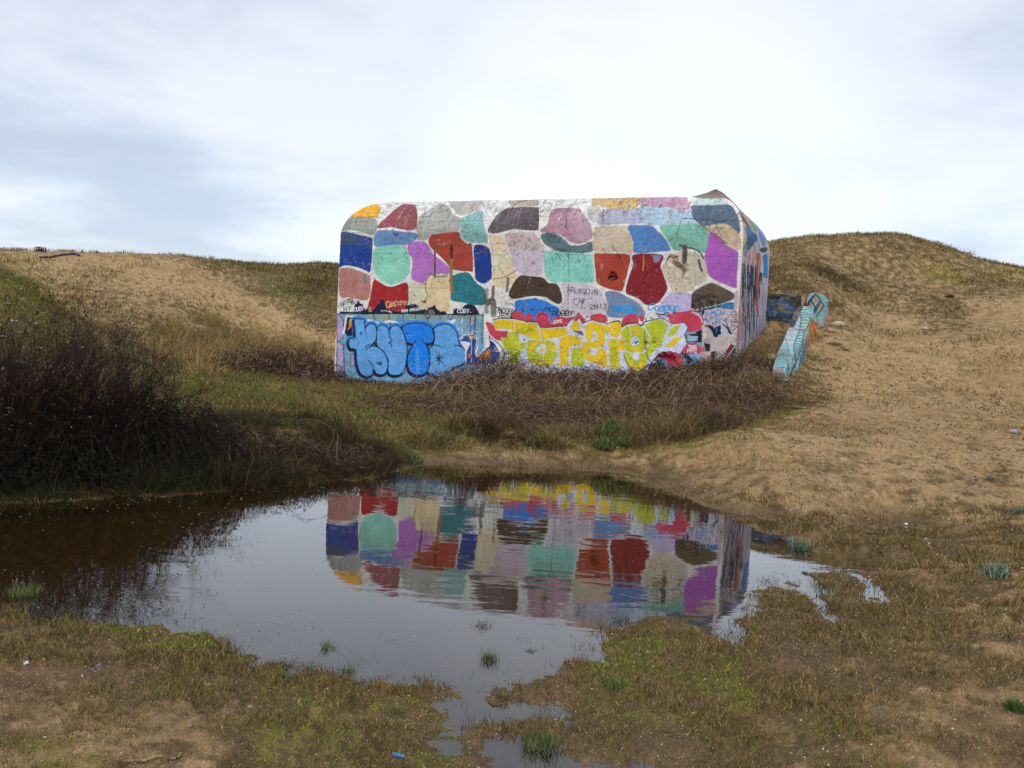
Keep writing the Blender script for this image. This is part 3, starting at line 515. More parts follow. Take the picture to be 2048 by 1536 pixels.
ell('D', (206, 200, 176), 1225, 190, 16, 18); fill('K', (150, 146, 130), T_('690,240 740,230 755,350 690,350'), False, .8); fill('D', (150, 144, 128), T_('1215,240 1265,230 1290,280 1230,285'), True, .6)
ell('K', (120, 128, 130), 1570, 205, 60, 16, .7); ell('K', (96, 80, 80), 1880, 360, 50, 20, .6)
line('K', (232, 234, 238), 1, T_('945,330 1040,328 1120,348 1160,375'), True); line('K', (232, 234, 238), .9, T_('1100,320 1155,350'), True)
text('K', (232, 234, 238), 1.05, 'CUBY.', 385, 255, 40, 78, 0, -6); text('K', (232, 234, 238), 1.0, 'MON AMOUR.', 1372, 305, 30, 52, 4, -5.5); text('D', (232, 234, 238), 1.1, 'CUBY.', 1553, 228, 26, 40, 0, -2)
line('K', (224, 182, 132), 1.7, T_('1120,140 1060,150 1050,230 1090,255 1130,240 1130,215')); text('K', (224, 182, 132), 1.5, 'aspare', 1135, 120, 48, 110, 14, -8, gap=1.2)
text('K', (26, 28, 60), 1.1, 'GyG', 105, 150, 62, 80, 0, -40); text('K', (26, 28, 60), 1.1, 'GBYG', 110, 150, 50, 80, 0, -34); text('K', (26, 28, 60), 1.1, 'BY', 180, 270, 60, 80, 0, -40); text('K', (26, 28, 60), 1, 'BJ', 340, 130, 34, 60, 0, -22)
# --- big blue letters
KL = [T_(s) for s in ('340,345 400,338 456,338 462,380 468,440 520,394 585,408 608,490 592,590 540,645 600,660 680,710 728,800 738,890 712,970 655,992 600,975 568,930 555,985 500,1012 440,995 395,930 370,820 362,700 300,685 275,630 292,570 352,552 346,440',
      '615,440 660,412 710,420 747,468 782,425 830,412 885,445 930,530 955,650 955,800 930,920 890,980 800,1000 745,965 735,860 700,740 640,680 606,640 606,540',
      '903,440 960,400 1060,386 1180,398 1255,450 1282,520 1265,600 1215,632 1180,640 1215,700 1227,800 1205,930 1150,985 1060,992 990,950 963,850 975,740 1030,640 1010,625 955,610 935,540',
      '1263,470 1310,420 1400,396 1480,420 1540,500 1570,600 1575,645 1630,690 1657,780 1620,860 1500,910 1400,985 1320,1015 1230,980 1200,945 1225,870 1227,760 1212,690 1260,650 1283,560')]
for s in ('205,515 245,300 345,298 470,330 640,380 640,420 470,370 345,322 262,318 232,520', '650,400 740,350 840,370 900,410 890,440 740,380', '895,410 1040,350 1150,380 1040,370', '1250,430 1330,380 1535,340 1500,400 1440,380 1330,400', '1540,400 1580,500 1590,560 1560,500'): fill('D', (228, 226, 232), T_(s), False)
fill('D', nv, T_('262,318 345,330 320,560 290,560 232,500'), False); fill('D', (222, 130, 44), T_('290,335 335,345 300,440 265,470'), False); fill('D', (240, 200, 70), T_('295,335 330,345 320,370 290,368'), False)
fill('D', (222, 128, 44), T_('690,400 740,378 758,380 758,425'), False); fill('D', (26, 60, 150), T_('758,380 830,395 800,415 758,425'), False)
for P_ in KL: _line(spline(_map('D', P_)), (46, 140, 226), 11)
for P_ in KL:
    Q_ = _map('D', [(x - 12, y + 16) for x, y in P_]); _fill(spline(Q_), nv); _line(spline(Q_), nv, 4.5)
for k_, P_ in enumerate(KL): _fill(spline(_map('D', P_)), (98, 166, 226) if k_ != 2 else (8, 132, 236))
fill('D', (70, 165, 240), T_('1060,700 1100,700 1095,960 1060,900'), True, .7)
for P_ in KL: _line(np.concatenate([spline(_map('D', P_)), _map('D', P_)[:1]]), nv, 2.2)
for s in ('468,440 470,470 482,548', '505,822 545,860 566,930', '540,650 500,640 478,665 490,682 530,660 560,640', '748,465 752,540 785,590 750,612 772,625 782,668', '1065,585 1045,615 1010,628', '1135,583 1165,615 1210,630', '1275,640 1320,650 1350,665', '1518,655 1545,648 1580,655', '1335,750 1335,875', '1285,798 1385,800', '1300,765 1380,862', '1375,765 1300,835'): line('D', nv, 1.9, T_(s), True)
ell('D', (60, 110, 160), 420, 515, 14, 20, .8); ell('D', (90, 110, 100), 635, 870, 28, 18, .8); line('D', (60, 120, 180), 1.2, T_('1400,740 1470,760 1560,750'), True, False, .7)
text('D', (36, 130, 230), 1.2, 'S', 855, 315, 40, 50); text('D', (36, 130, 230), 1.2, 'JS', 1703, 410, 16, 50); line('D', (36, 130, 230), 1.2, [(165, 718), (210, 690)])
for s in ('150,640 175,700 150,760', '155,800 190,790 170,850', '165,350 195,380 165,410', '160,450 185,500'): line('D', (214, 200, 226), .9, T_(s))
# dark blue and orange piece between the letters
fill('D', (230, 232, 238), T_('1570,570 1620,520 1720,510 1800,560 1800,640 1770,740 1790,760 1890,660 1925,530 2000,570 2075,740 2020,860 1640,880 1640,700'), False); fill('D', (22, 70, 160), T_('1585,600 1640,540 1730,535 1780,590 1745,700 1760,780 1790,800 1930,660 1945,590 2000,640 2050,745 2010,850 1650,880 1660,720 1700,620 1640,600'), False)
fill('D', (226, 136, 44), T_('1930,680 1932,800 1810,825 1800,790'), False); fill('D', (238, 190, 60), T_('1685,540 1735,540 1730,575 1690,570'), False); fill('D', (226, 136, 44), T_('1670,750 1700,750 1700,790 1675,790'), False)
line('D', nv, 1.8, T_('1925,535 1930,650 1850,730 1780,800 1740,760 1760,680 1790,590 1730,530 1640,535 1580,590'), True); fill('D', nv, T_('1940,590 1990,650 1940,640'), False); line('E', nv, 1.8, T_('175,545 290,640 352,740 320,820'), False); text('E', (230, 200, 90), 1, 'JS', 215, 665, 22, 45, 0, 12)
fill('D', (222, 190, 60), T_('1705,570 1712,850 1720,850 1716,570'), False)
# --- right part of the band
fill('F', (116, 164, 188), T_('480,1520 520,1180 760,740 1080,620 1330,640 1330,1520'), False); fill('F', (196, 180, 178), T_('1300,440 1560,420 1900,470 1890,1300 1300,1300 1330,800'), False)
fill('F', (190, 196, 206), T_('1500,700 1760,640 1760,840 1560,850'), False, .8)
# crimson cloud
rd = (202, 62, 84)
for s in ('420,300 440,260 500,240 560,265 580,300 640,275 700,320 740,270 800,255 860,290 870,350 960,305 1070,320 1180,300 1210,260 1260,310 1280,380 1000,460 760,450 700,400 430,330', '1345,330 1370,290 1450,275 1530,300 1545,370 1440,385'): fill('E', rd, T_(s))
fill('F', rd, T_('100,650 130,580 200,520 280,512 340,560 355,640 300,690 150,720')); ell('F', rd, 405, 580, 40, 54); ell('L', rd, 1815, 390, 30, 40); ell('L', rd, 1985, 450, 18, 32); fill('E', rd, T_('130,370 290,450 380,460 380,560 290,590 180,520')); fill('E', (150, 44, 52), T_('1370,880 1450,900 1580,1020 1500,1060 1400,1030 1390,940'), False); fill('E', (170, 50, 58), T_('1770,880 1880,960 1900,1060 1790,1030'), False)
line('L', (48, 126, 208), 5, T_('900,440 900,510')); line('L', (48, 126, 208), 6, T_('1230,420 1240,540')); line('L', nv, 1.6, T_('980,430 1030,390 1090,385 1180,430'))
# white body of the piece
wl = (206, 212, 234)
bodyP = [(200, 350), (300, 325), (460, 332), (600, 368), (725, 372), (765, 440), (900, 432), (1065, 415), (1120, 350), (1150, 325), (1185, 360), (1220, 318), (1260, 390), (1310, 365), (1370, 348), (1450, 375), (1560, 392), (1640, 362), (1690, 372), (1728, 425), (1780, 398), (1860, 392), (1945, 418), (1975, 392), (2060, 375), (2110, 385), (2110, 980), (1900, 950), (1820, 900), (1790, 1000), (1560, 960), (1400, 930), (900, 930), (640, 900), (560, 880), (390, 860), (380, 700), (300, 560), (380, 560), (382, 480), (240, 470)]
fill('E', wl, bodyP, False); line('E', nv, 1.9, bodyP[:26], False)
arr = T_('420,690 440,640 600,600 710,575 780,610 870,668 940,660 1040,640 1110,710 1050,830 1105,960 970,1135 850,1085 720,1090 620,1170 560,1255 470,1310 380,1390 300,1380')
fill('F', wl, arr, False); line('F', nv, 1.8, arr, False)
yl, yg = (232, 196, 28), (190, 198, 40)
for v, rgb, s, sm in [('E', yl, '210,365 300,340 460,350 600,380 722,388 770,575 720,585 600,552 500,500 400,460 320,447 240,465', 0), ('E', yg, '385,492 510,490 520,620 603,605 600,690 530,695 530,860 400,870 400,705 340,690 300,565 385,560', 0), ('E', yg, '610,620 650,588 760,588 880,600 945,640 962,760 900,870 790,892 690,872 615,790', 1),
   ('E', yl, '755,445 900,448 1060,425 1098,520 980,556 860,570 790,590 770,540', 0), ('E', yl, '985,580 1040,545 1130,518 1240,560 1248,650 1130,655 1102,650 1090,885 1000,885 990,750', 0), ('E', yg, '1130,680 1240,668 1280,740 1280,880 1125,895', 0), ('E', yl, '1105,440 1160,345 1190,380 1215,335 1235,480 1150,470', 0),
   ('E', yl, '1285,410 1370,367 1500,410 1590,405 1602,490 1520,500 1520,640 1440,672 1540,705 1552,890 1500,920 1440,860 1330,840 1285,790 1245,720 1262,620 1330,595 1285,560', 0), ('E', yl, '1590,392 1680,377 1718,420 1700,530 1620,555 1572,500', 1), ('E', yl, '1560,575 1742,572 1765,690 1690,712 1690,900 1580,925', 0), ('E', yg, '1600,580 1660,580 1650,900 1590,900', 0),
   ('F', yg, '85,800 140,720 230,682 350,684 450,752 505,870 495,990 430,1085 505,1110 498,1230 430,1340 350,1372 250,1330 170,1240 125,1110 165,1080 140,900', 1), ('F', yg, '437,685 600,612 705,592 815,682 740,880 708,1008 640,1020 520,1180 470,1040 515,900 480,780', 0), ('F', yg, '880,702 1005,672 915,830 775,868', 0), ('F', yl, '900,872 1040,848 890,1020 755,1012', 0), ('E', yl, '1620,910 1740,885 1740,905 1640,925', 0), ('E', yl, '940,860 1080,880 1000,900', 0)]: fill(v, rgb, T_(s), bool(sm))
for v, rgb, s, a in [('E', yl, '640,600 760,600 940,660 950,740 800,660 700,650 640,760', .8), ('E', yl, '660,830 780,880 900,850 880,800 720,820', .7), ('E', yg, '520,400 700,430 740,560 600,530', .5), ('F', yl, '140,900 250,860 320,700 360,700 380,820 260,850 200,980 330,1010 430,1080 300,1090', .85), ('F', yl, '150,1130 250,1240 340,1290 430,1230 480,1250 430,1330 340,1365 250,1320', .9), ('E', yl, '470,600 520,640 500,690 480,650', .8)]: fill(v, rgb, T_(s), True, a)
ell('E', wl, 780, 690, 58, 58); ell('E', yl, 785, 700, 26, 28); line('E', wl, 1, [(795, 720), (795, 820)]); line('E', wl, 1, [(755, 720), (755, 800)]); fill('E', wl, T_('1380,480 1420,500 1430,560 1390,600 1345,600 1380,550')); ell('E', wl, 1390, 720, 56, 40); ell('F', wl, 300, 928, 66, 72); fill('F', wl, T_('238,1108 350,1100 372,1185 335,1225 280,1190')); fill('E', wl, T_('520,500 600,540 610,600 560,610 520,590'), False); ell('E', (40, 44, 70), 575, 582, 14, 10); fill('E', (96, 104, 130), T_('1155,475 1250,480 1265,530 1200,500'), False); line('E', nv, 1, T_('1155,475 1250,480 1265,530 1200,500 1155,475'), False); fill('F', (40, 50, 80), T_('300,950 350,915 345,945 310,968'))
for s in ('460,350 458,460', '850,572 1000,560 1090,520', '1130,658 1245,645', '1560,395 1612,500', '870,690 950,720', '1310,380 1290,420'): line('E', (226, 230, 240), 1.1, T_(s), False)
line('F', (226, 230, 240), 1.1, T_('200,690 240,770 220,780 260,860'), False); line('F', (226, 230, 240), 1.4, T_('165,1080 300,1110 430,1090 500,980'), True); line('F', wl, 2.2, T_('440,700 520,860 505,980 450,1060')); line('F', wl, 1.8, T_('840,670 760,870 720,1010'), False)
line('F', (226, 230, 240), 1.2, T_('85,800 160,700 250,670 360,675 440,720'))
line('F', nv, 1.6, T_('-20,640 30,618 80,640 110,710 160,665 240,645 330,655 410,690 430,640 600,600 700,575'), True); line('F', nv, 1.8, T_('130,1140 200,1300 330,1385 440,1360 520,1280 560,1250'), True); line('F', (50, 44, 36), 1.6, T_('455,770 440,900 465,1050 500,1180 560,1260 590,1370'), True); ell('F', (50, 44, 36), 460, 945, 30, 26, .8)
# crimson shapes on the right
fill('F', rd, T_('810,565 880,500 1050,475 1200,480 1300,550 1335,660 1290,750 1180,785 1095,790 1090,770 1112,712 1042,640 870,655')); fill('F', (206, 200, 210), T_('1150,482 1250,500 1320,590 1310,650 1280,560')); line('F', rd, 2, T_('1100,470 1220,470 1310,540 1335,640'))
fill('F', rd, T_('1000,1112 1100,970 1220,955 1320,1000 1355,1060 1290,1110 1130,1118')); line('F', (116, 164, 188), 2, T_('1230,970 1300,1000 1320,1060')); fill('F', rd, T_('600,1222 660,1130 780,1088 900,1098 1000,1150 1035,1250 1000,1320 900,1300 820,1320 760,1220 680,1180')); line('F', nv, 1.5, T_('600,1222 660,1130 780,1088 900,1098 1000,1150 1035,1250 1000,1320'))
text('F', (236, 236, 242), 1.2, 'TER', 1110, 990, 32, 45, -4, 3); text('F', (236, 236, 242), 1.2, 'PPC', 1100, 1045, 36, 48, -4, 6); text('L', (236, 236, 242), 1.0, '.2015.', 1265, 515, 38, 62, 14, -4, gap=1.1)
fill('F', nv, T_('1210,790 1330,740 1320,940 1180,950 1250,930 1255,845 1130,870 1125,825 1250,800'), False); line('F', nv, 1.6, T_('1080,830 1085,940 1330,925'), False); fill('F', (150, 182, 196), T_('1090,850 1250,845 1250,910 1100,935'), False); fill('F', nv, T_('1000,1110 1080,1105 1200,1220 1110,1270 1050,1240 1080,1220'), False); line('F', nv, 1, T_('1190,1150 1275,1240 1230,1290'), False); line('F', nv, 1, T_('1170,1165 1250,1240 1210,1275'), False)
fill('F', (26, 26, 26), T_('480,1420 520,1300 600,1252 720,1262 770,1350 785,1480 480,1500')); fill('F', (30, 30, 44), T_('900,1350 960,1310 1010,1290 1000,1350 920,1365'), False); line('F', nv, 1.2, T_('680,1180 760,1260 830,1340 870,1310'), False)
# torn bill / paint patch at the right corner
fill('J', (200, 188, 180), T_('380,0 560,0 560,520 420,640'), False, .6); fill('J', nv, T_('480,560 720,640 680,900 560,900 600,1300 1100,1300 1300,1100 1560,700 1620,420 1640,1500 560,1500 520,900'), False); fill('J', (196, 176, 172), T_('510,600 640,340 700,330 800,410 960,350 1150,340 1320,420 1400,560 1390,640 1300,760 1180,930 1100,870 1060,860 950,740 860,760 840,880 720,890 680,920 700,650'), False)
fill('J', (104, 40, 54), T_('1400,640 1540,700 1290,1060 1160,990'), False); line('J', (214, 206, 196), 1.4, T_('1120,1000 1260,1090 1540,730'), False); line('J', (200, 190, 180), 2, T_('1520,540 1480,600 1530,640'), False); fill('J', (196, 166, 158), T_('380,900 540,900 640,1080 600,1250 340,1400'), False); line('J', (206, 170, 80), 1.5, T_('1620,60 1660,200')); fill('J', (220, 214, 180), T_('440,80 560,140 560,420 480,500 420,300'), False, .8); fill('J', (46, 22, 26), T_('700,920 840,890 860,1150 720,1170'), False); fill('G', (170, 165, 160), T_('1400,300 1500,250 1500,500 1440,800 1350,900 1380,500'), False, .8)
fill('G', nv, T_('620,1160 760,1150 860,1220 980,1440 870,1440 820,1330 740,1230'), True); fill('G', nv, T_('870,1220 1040,1150 1050,1400 960,1400'), False); line('G', nv, 3, T_('1090,1140 1200,1220 1290,1380'), True); line('G', nv, 1.8, T_('1150,1000 1260,1260 1330,1380'), True)
fill('G', nv, T_('550,790 620,800 600,880 560,900')); line('G', (44, 122, 190), 3, T_('600,1000 700,1030')); line('G', (44, 122, 190), 3, T_('1130,1060 1200,1020'))
# tags
bl = (20, 130, 196)
for s in ('660,830 690,880 680,930 660,850', '620,960 690,990', '730,780 740,860 790,860 800,780 800,900', '820,860 840,790 860,880 880,790 900,880', '930,770 930,1340', '950,780 990,760 1040,800 1030,880 960,920', '960,930 1060,870 1160,800', '1060,870 1180,860 1240,920 1220,980 1100,1000 820,995', '900,1080 1030,1080', '1000,1030 1005,1130', '700,1070 760,1050 790,980 780,930', '770,950 890,950 900,860'): line('G', bl, 1.5, T_(s))
ink = (16, 18, 30)
for s in ('330,560 300,470 340,390 430,370 500,420 500,500 400,540 340,570', '360,480 440,460 480,500 400,520', '500,440 560,400 600,430 560,480 520,460', '600,470 680,410 730,470 660,500 600,430', '700,360 760,380 820,350 860,380 840,430 760,420', '870,400 940,430 960,500 965,700', '470,520 560,640 640,740', '690,640 700,570 760,530 850,550 800,620 780,690 720,700 690,650', '450,810 600,765 750,740 880,720', '290,640 340,630 350,680 300,710 280,660', '370,720 390,790', '450,640 500,650 520,740 460,720', '540,690 560,640 600,740', '990,600 1010,570 1030,590 1000,680 970,710', '840,650 850,710', '750,560 810,560 790,600 750,590'): line('G', ink, 2.1, T_(s))
for s in ('1400,800 1310,840 1300,920 1380,950 1440,870 1400,800', '1330,880 1450,870', '1340,960 1460,930', '1380,1000 1460,1040 1380,1080 1440,990', '1320,1060 1460,1080', '1300,1020 1330,1140', '1320,1160 1310,1250 1360,1300 1390,1240 1360,1180 1400,1160 1450,1200 1420,1250', '850,1080 820,1120 850,1170 890,1130 860,1110'): line('G', ink, 1.2, T_(s))
cy_ = (44, 160, 218)
line('M', cy_, 2.6, T_('1120,190 1060,170 990,220 990,290 1040,300 1100,260')); text('M', cy_, 2.0, 'aspar', 1125, 170, 82, 150, 0, 0, gap=1.25); line('M', cy_, 1.2, T_('1560,330 1650,300 1780,325')); line('M', (40, 150, 205), 4.2, T_('400,240 280,240 250,300 290,350 400,310 380,260 280,400')); text('M', (40, 150, 205), 3.4, 'OSA', 440, 215, 80, 140, 0, 10, gap=1.35)
for s in ('1150,370 1230,460', '1210,400 1330,405', '1330,370 1410,380 1400,440 1350,410', '930,480 945,530', '1020,460 1080,490', '1490,350 1550,345'): line('M', ink, 2.2, T_(s))
text('L', ink, 1.3, 'BOBBY', 180, 270, 60, 90, 0, 4, gap=1.2); text('L', ink, 1.3, 'JEN', 130, 370, 80, 80, -10, 6); line('L', ink, 2.2, T_('110,230 200,290 240,370')); line('L', ink, 1.2, T_('330,140 360,190 440,180 490,240')); text('L', ink, 1.5, 'ROBBY', 1290, 330, 66, 90, 0, -2, gap=1.3); line('L', ink, 1.6, T_('1090,330 1110,290 1200,255 1300,270 1400,320')); line('L', ink, 2.6, T_('1200,260 1240,340')); line('L', ink, 2, T_('640,260 690,340')); line('L', ink, 2.4, T_('840,300 880,290')); line('L', ink, 1.4, T_('1260,380 1280,500'))
pen = (30, 48, 76)
text('B', pen, 1.15, 'ARLéQUiN', 1078, 1195, 32, 62, 0, 4, gap=1.42)
line('B', pen, 1.2, T_('1215,1325 1165,1335 1160,1385 1200,1400 1225,1350 1222,1330 1245,1370 1262,1325 1262,1380 1295,1325')); line('B', pen, 1.2, T_('1290,1330 1260,1370 1250,1420 1275,1450 1295,1420'))
text('B', pen, 1.15, '2M13', 1350, 1395, 34, 55, 0, 0, gap=1.5)
for i in range(6): line('B', (120, 120, 140), .9, [(1085, 1180 + i * 50), (1080, 1200 + i * 50)], False)
# --- the low wall with the painted spine and its neighbours
fill('P', (168, 176, 176), [(1520, 580), (1680, 580), (1680, 784), (1520, 784)], False)
fill('H', (150, 138, 134), T_('330,1320 450,1340 430,1480 320,1480'), False); fill('H', (150, 188, 186), T_('450,1050 540,1080 600,1250 480,1500 420,1340 340,1340 380,1200')); fill('H', (176, 184, 190), T_('545,810 570,815 580,940 520,1100 520,1180 430,1100 480,950')); fill('H', (164, 196, 190), T_('560,815 660,810 700,850 640,1000 600,1180 540,1330 480,1440 470,1380 540,1180 520,1130 580,950'))
fill('H', (140, 204, 176), T_('660,815 695,840 650,960 640,1060 630,960'), True)
tl = (24, 104, 106); tl2 = (40, 74, 104)
line('H', tl, 2.3, T_('560,815 575,870 578,940 560,1030 530,1100 515,1160 525,1230 535,1300 500,1380 480,1450')); line('H', tl2, 2.2, T_('655,815 665,880 645,960 605,1040 590,1150 560,1230 530,1300 500,1360 480,1420'))
for i in range(20):
    t_ = i / 19; L_ = np.array(((566, 840), (578, 920), (560, 1030), (525, 1120), (520, 1200), (532, 1300))); Rr = np.array(((655, 830), (655, 920), (615, 1030), (592, 1130), (578, 1200), (545, 1290)))
    k_ = t_ * 4.99; q_ = int(k_); f_ = k_ - q_; a_ = L_[q_] * (1 - f_) + L_[q_ + 1] * f_; b_ = Rr[q_] * (1 - f_) + Rr[q_ + 1] * f_
    line('H', tl, 1.7, [tuple(a_), tuple((a_ + b_) / 2 + (0, -8)), tuple(b_)])
for i in range(10): line('H', tl, 1.5, [(400 - i * 7, 1180 + i * 17), (440, 1176 + i * 18), (478, 1200 + i * 19)])
line('H', tl, 1.4, T_('440,1080 470,1180 500,1260 505,1340 480,1440')); line('H', tl, 1.4, T_('400,1180 440,1240 470,1320 470,1380')); line('H', tl, 1.2, T_('340,1335 420,1338 460,1380 480,1450'))
for i in range(9): line('H', tl2, 1.3, [(570 + i * 8, 1250 - i * 26), (560 + i * 9, 1370 - i * 18)])
fill('H', (214, 142, 30), T_('695,850 725,900 725,1010 700,1110 655,1220 635,1200 640,1080 650,960')); 
for s in ('690,900 660,1000 670,1080', '715,920 690,990 710,1040', '700,1000 650,1120 660,1180', '680,1060 665,1150'): line('H', (150, 56, 34), 1.8, T_(s))
for s in ('700,870 680,960 690,1010', '720,950 700,1050 680,1100', '650,1060 640,1160'): line('H', (40, 36, 36), 1.2, T_(s))
fill('H', (132, 176, 180), T_('630,750 650,686 700,682 775,705 820,745 825,800 805,890 775,920 700,940 640,850'), False); fill('H', (196, 128, 110), T_('700,700 728,740 708,780 690,740'), False)
for s in ('655,745 680,780 660,820 640,775', '740,768 768,805 745,845 722,800'): fill('H', (200, 132, 114), T_(s), False)
for s in ('630,790 660,740 705,690 745,740 780,795 750,840 715,890', '665,745 715,830', '760,760 690,860', '705,690 640,790', '745,750 690,840'): line('H', (24, 70, 80), 2.6, T_(s), False)
for s in ('795,760 800,800 790,850', '810,770 812,810'): line('H', (60, 90, 90), 1.2, T_(s))
BLK = (74, 72, 66)
fill('H', BLK, T_('262,690 620,685 600,800 520,985 262,985'), False); fill('H', (34, 62, 80), T_('275,820 500,860 500,985 265,975'), True, .7)
for s, w in (('480,830 440,770 370,740 310,780 300,850 350,885', 5), ('320,830 360,780 430,790 480,850', 3.2), ('350,860 420,820 460,870 500,860', 3), ('430,800 400,870 470,890', 2.5), ('480,790 520,830', 4)): line('H', (28, 96, 150), w, T_(s))
for s in ('340,790 400,770 450,800', '350,820 430,815'): line('H', (150, 116, 80), 1.2, T_(s))
text('H', ink, 1.3, 'GROS', 312, 708, 20, 34); text('H', ink, 1.4, 'TUS', 500, 728, 28, 34, 0, 10); line('H', ink, 1.2, T_('490,800 490,740 540,715 590,730 620,790')); text('H', ink, 1.3, 'OX', 535, 765, 26, 36)
# the bunker's right side: old colour fields under dark runs
SIDE = np.zeros_like(PAINT); _keep = PAINT; PAINT = SIDE
fill('P', (184, 182, 192), [(1460, 374), (1560, 374), (1560, 780), (1460, 780)], False)
r9 = np.random.default_rng(99)
def runs(n, x0, x1, y0, y1, l0, l1, cols, w0=.35, w1=1.0, a=.9):
    for _ in range(n):
        x, y, l = r9.uniform(x0, x1), r9.uniform(y0, y1), r9.uniform(l0, l1); c_ = cols[r9.integers(len(cols))]
        line('P', c_, r9.uniform(w0, w1), [(x, y), (x + r9.uniform(-.5, .5), y + l * .35), (x + r9.uniform(-.6, .6), y + l * .7), (x + r9.uniform(-.4, .4), y + l)], True, False, a)
runs(60, 1478, 1532, 520, 700, 10, 60, [(150, 148, 160), (206, 204, 212), (170, 164, 168)])
for rgb, s in (((122, 78, 78), '5,150 20,150 80,210 150,320 168,362 110,345 60,250 40,200'), ((170, 148, 140), '70,190 120,220 200,300 235,372 205,372 168,352 140,300'), ((96, 160, 128), '150,270 185,290 222,350 205,368 170,312'), ((166, 150, 150), '190,280 260,340 310,420 330,480 290,470 235,380'),
   ((206, 182, 142), '72,280 100,290 128,325 133,420 120,480 88,540 78,440'), ((70, 120, 172), '125,325 180,370 222,400 230,465 180,475 150,520 120,600 98,580 104,520 130,440'), ((50, 94, 124), '150,410 218,400 205,470 150,540 120,540 135,460'), ((80, 120, 90), '95,520 130,470 140,520 110,600'), ((92, 140, 190), '232,360 272,400 300,500 282,505 245,440'), ((60, 78, 66), '250,528 312,515 305,560 255,555')): fill('S', rgb, T_(s))
runs(40, 1486, 1520, 478, 530, 8, 30, [(190, 186, 196), (60, 100, 150), (170, 120, 140), (196, 150, 70)], .4, .9)
runs(34, 1484, 1518, 500, 530, 8, 26, [(214, 166, 60), (176, 84, 66), (200, 110, 80), (150, 120, 150)], .5, 1.1)
runs(120, 1483, 1514, 525, 570, 12, 60, [(28, 32, 64), (40, 44, 80), (20, 22, 44)], .4, 1.2); runs(110, 1482, 1514, 560, 650, 12, 60, [(28, 32, 64), (50, 54, 90), (24, 26, 50), (120, 110, 120)], .4, 1.1); runs(16, 1482, 1520, 540, 640, 10, 40, [(176, 90, 70), (206, 160, 70), (60, 110, 160)], .5, 1.0)
fill('S', (168, 84, 68), T_('212,590 232,570 256,590 250,700 240,790 236,1115 214,1120 216,800'), True, .9); fill('S', (206, 118, 74), T_('234,610 250,605 246,760 234,770'), False); fill('S', (26, 28, 50), T_('240,755 268,760 266,840 250,880 244,1010 238,900'), True)
runs(30, 1516, 1532, 540, 640, 10, 50, [(28, 32, 64), (196, 190, 186), (160, 150, 140)], .4, .9); fill('S', (46, 130, 186), T_('272,600 300,570 320,585 320,795 300,800 276,790 282,700'), False)
fill('S', (186, 124, 108), T_('55,860 72,850 74,1000 70,1330 40,1470 40,1100'), True, .9); fill('S', (214, 176, 80), T_('64,960 74,1000 70,1080 62,1050'), False); fill('S', (208, 204, 198), T_('40,330 72,330 76,600 70,860 40,900'), False, .8)
for s in ('100,900 112,960 104,1060 120,1120', '150,820 156,900 140,980', '90,1120 104,1200'): line('S', (28, 32, 60), 1.0, T_(s))
PAINT = _keep
PIMG = PAINT
def paint_at(px, py, side=False):
    PIMG = SIDE if side else PAINT
    fx = np.clip((px - PX0) * PK - .5, 0, PIMG.shape[1] - 2); fy = np.clip((py - PY0) * PK - .5, 0, PIMG.shape[0] - 2)
    ix, iy = fx.astype(int), fy.astype(int); u, v = (fx - ix)[..., None], (fy - iy)[..., None]
    return ((PIMG[iy, ix] * (1 - u) + PIMG[iy, ix + 1] * u) * (1 - v) + (PIMG[iy + 1, ix] * (1 - u) + PIMG[iy + 1, ix + 1] * u) * v)[..., :3]
# ------------------------------------------------------------------ bunker body
RAD = 1.30
W_ = S_R - S_L
def grid_face(s0, s1, ns, zs):
    return np.linspace(s0, s1, ns)
zring = np.concatenate([np.arange(-.2, ROOF - RAD, .0165)])
th = np.linspace(0, math.pi / 2, 120)
ZR = np.concatenate([zring, ROOF - RAD + RAD * np.sin(th)]); IN = np.concatenate([zring * 0, RAD * (1 - np.cos(th)) ])
nf, ns_, nb_ = 800, 220, 60
base = (D0 * Nn + S_L * Tn)
def P3(s, d): return base[None, None] + s[..., None] * Tn + d[..., None] * Sd
loops_s = []; loops_d = []
for i_ in IN:
    f_ = np.linspace(i_, W_ - i_, nf, endpoint=False); r_ = np.linspace(i_, DEPTH - i_, ns_, endpoint=False); b_ = np.linspace(W_ - i_, i_, nb_, endpoint=False); l_ = np.linspace(DEPTH - i_, i_, 200, endpoint=False)
    loops_s.append(np.concatenate([f_, np.full(ns_, W_ - i_), b_, np.full(200, i_)])); loops_d.append(np.concatenate([np.full(nf, i_), r_, np.full(nb_, DEPTH - i_), l_]))
SS = np.array(loops_s); DD = np.array(loops_d); ZZ = np.repeat(ZR[:, None], SS.shape[1], 1)
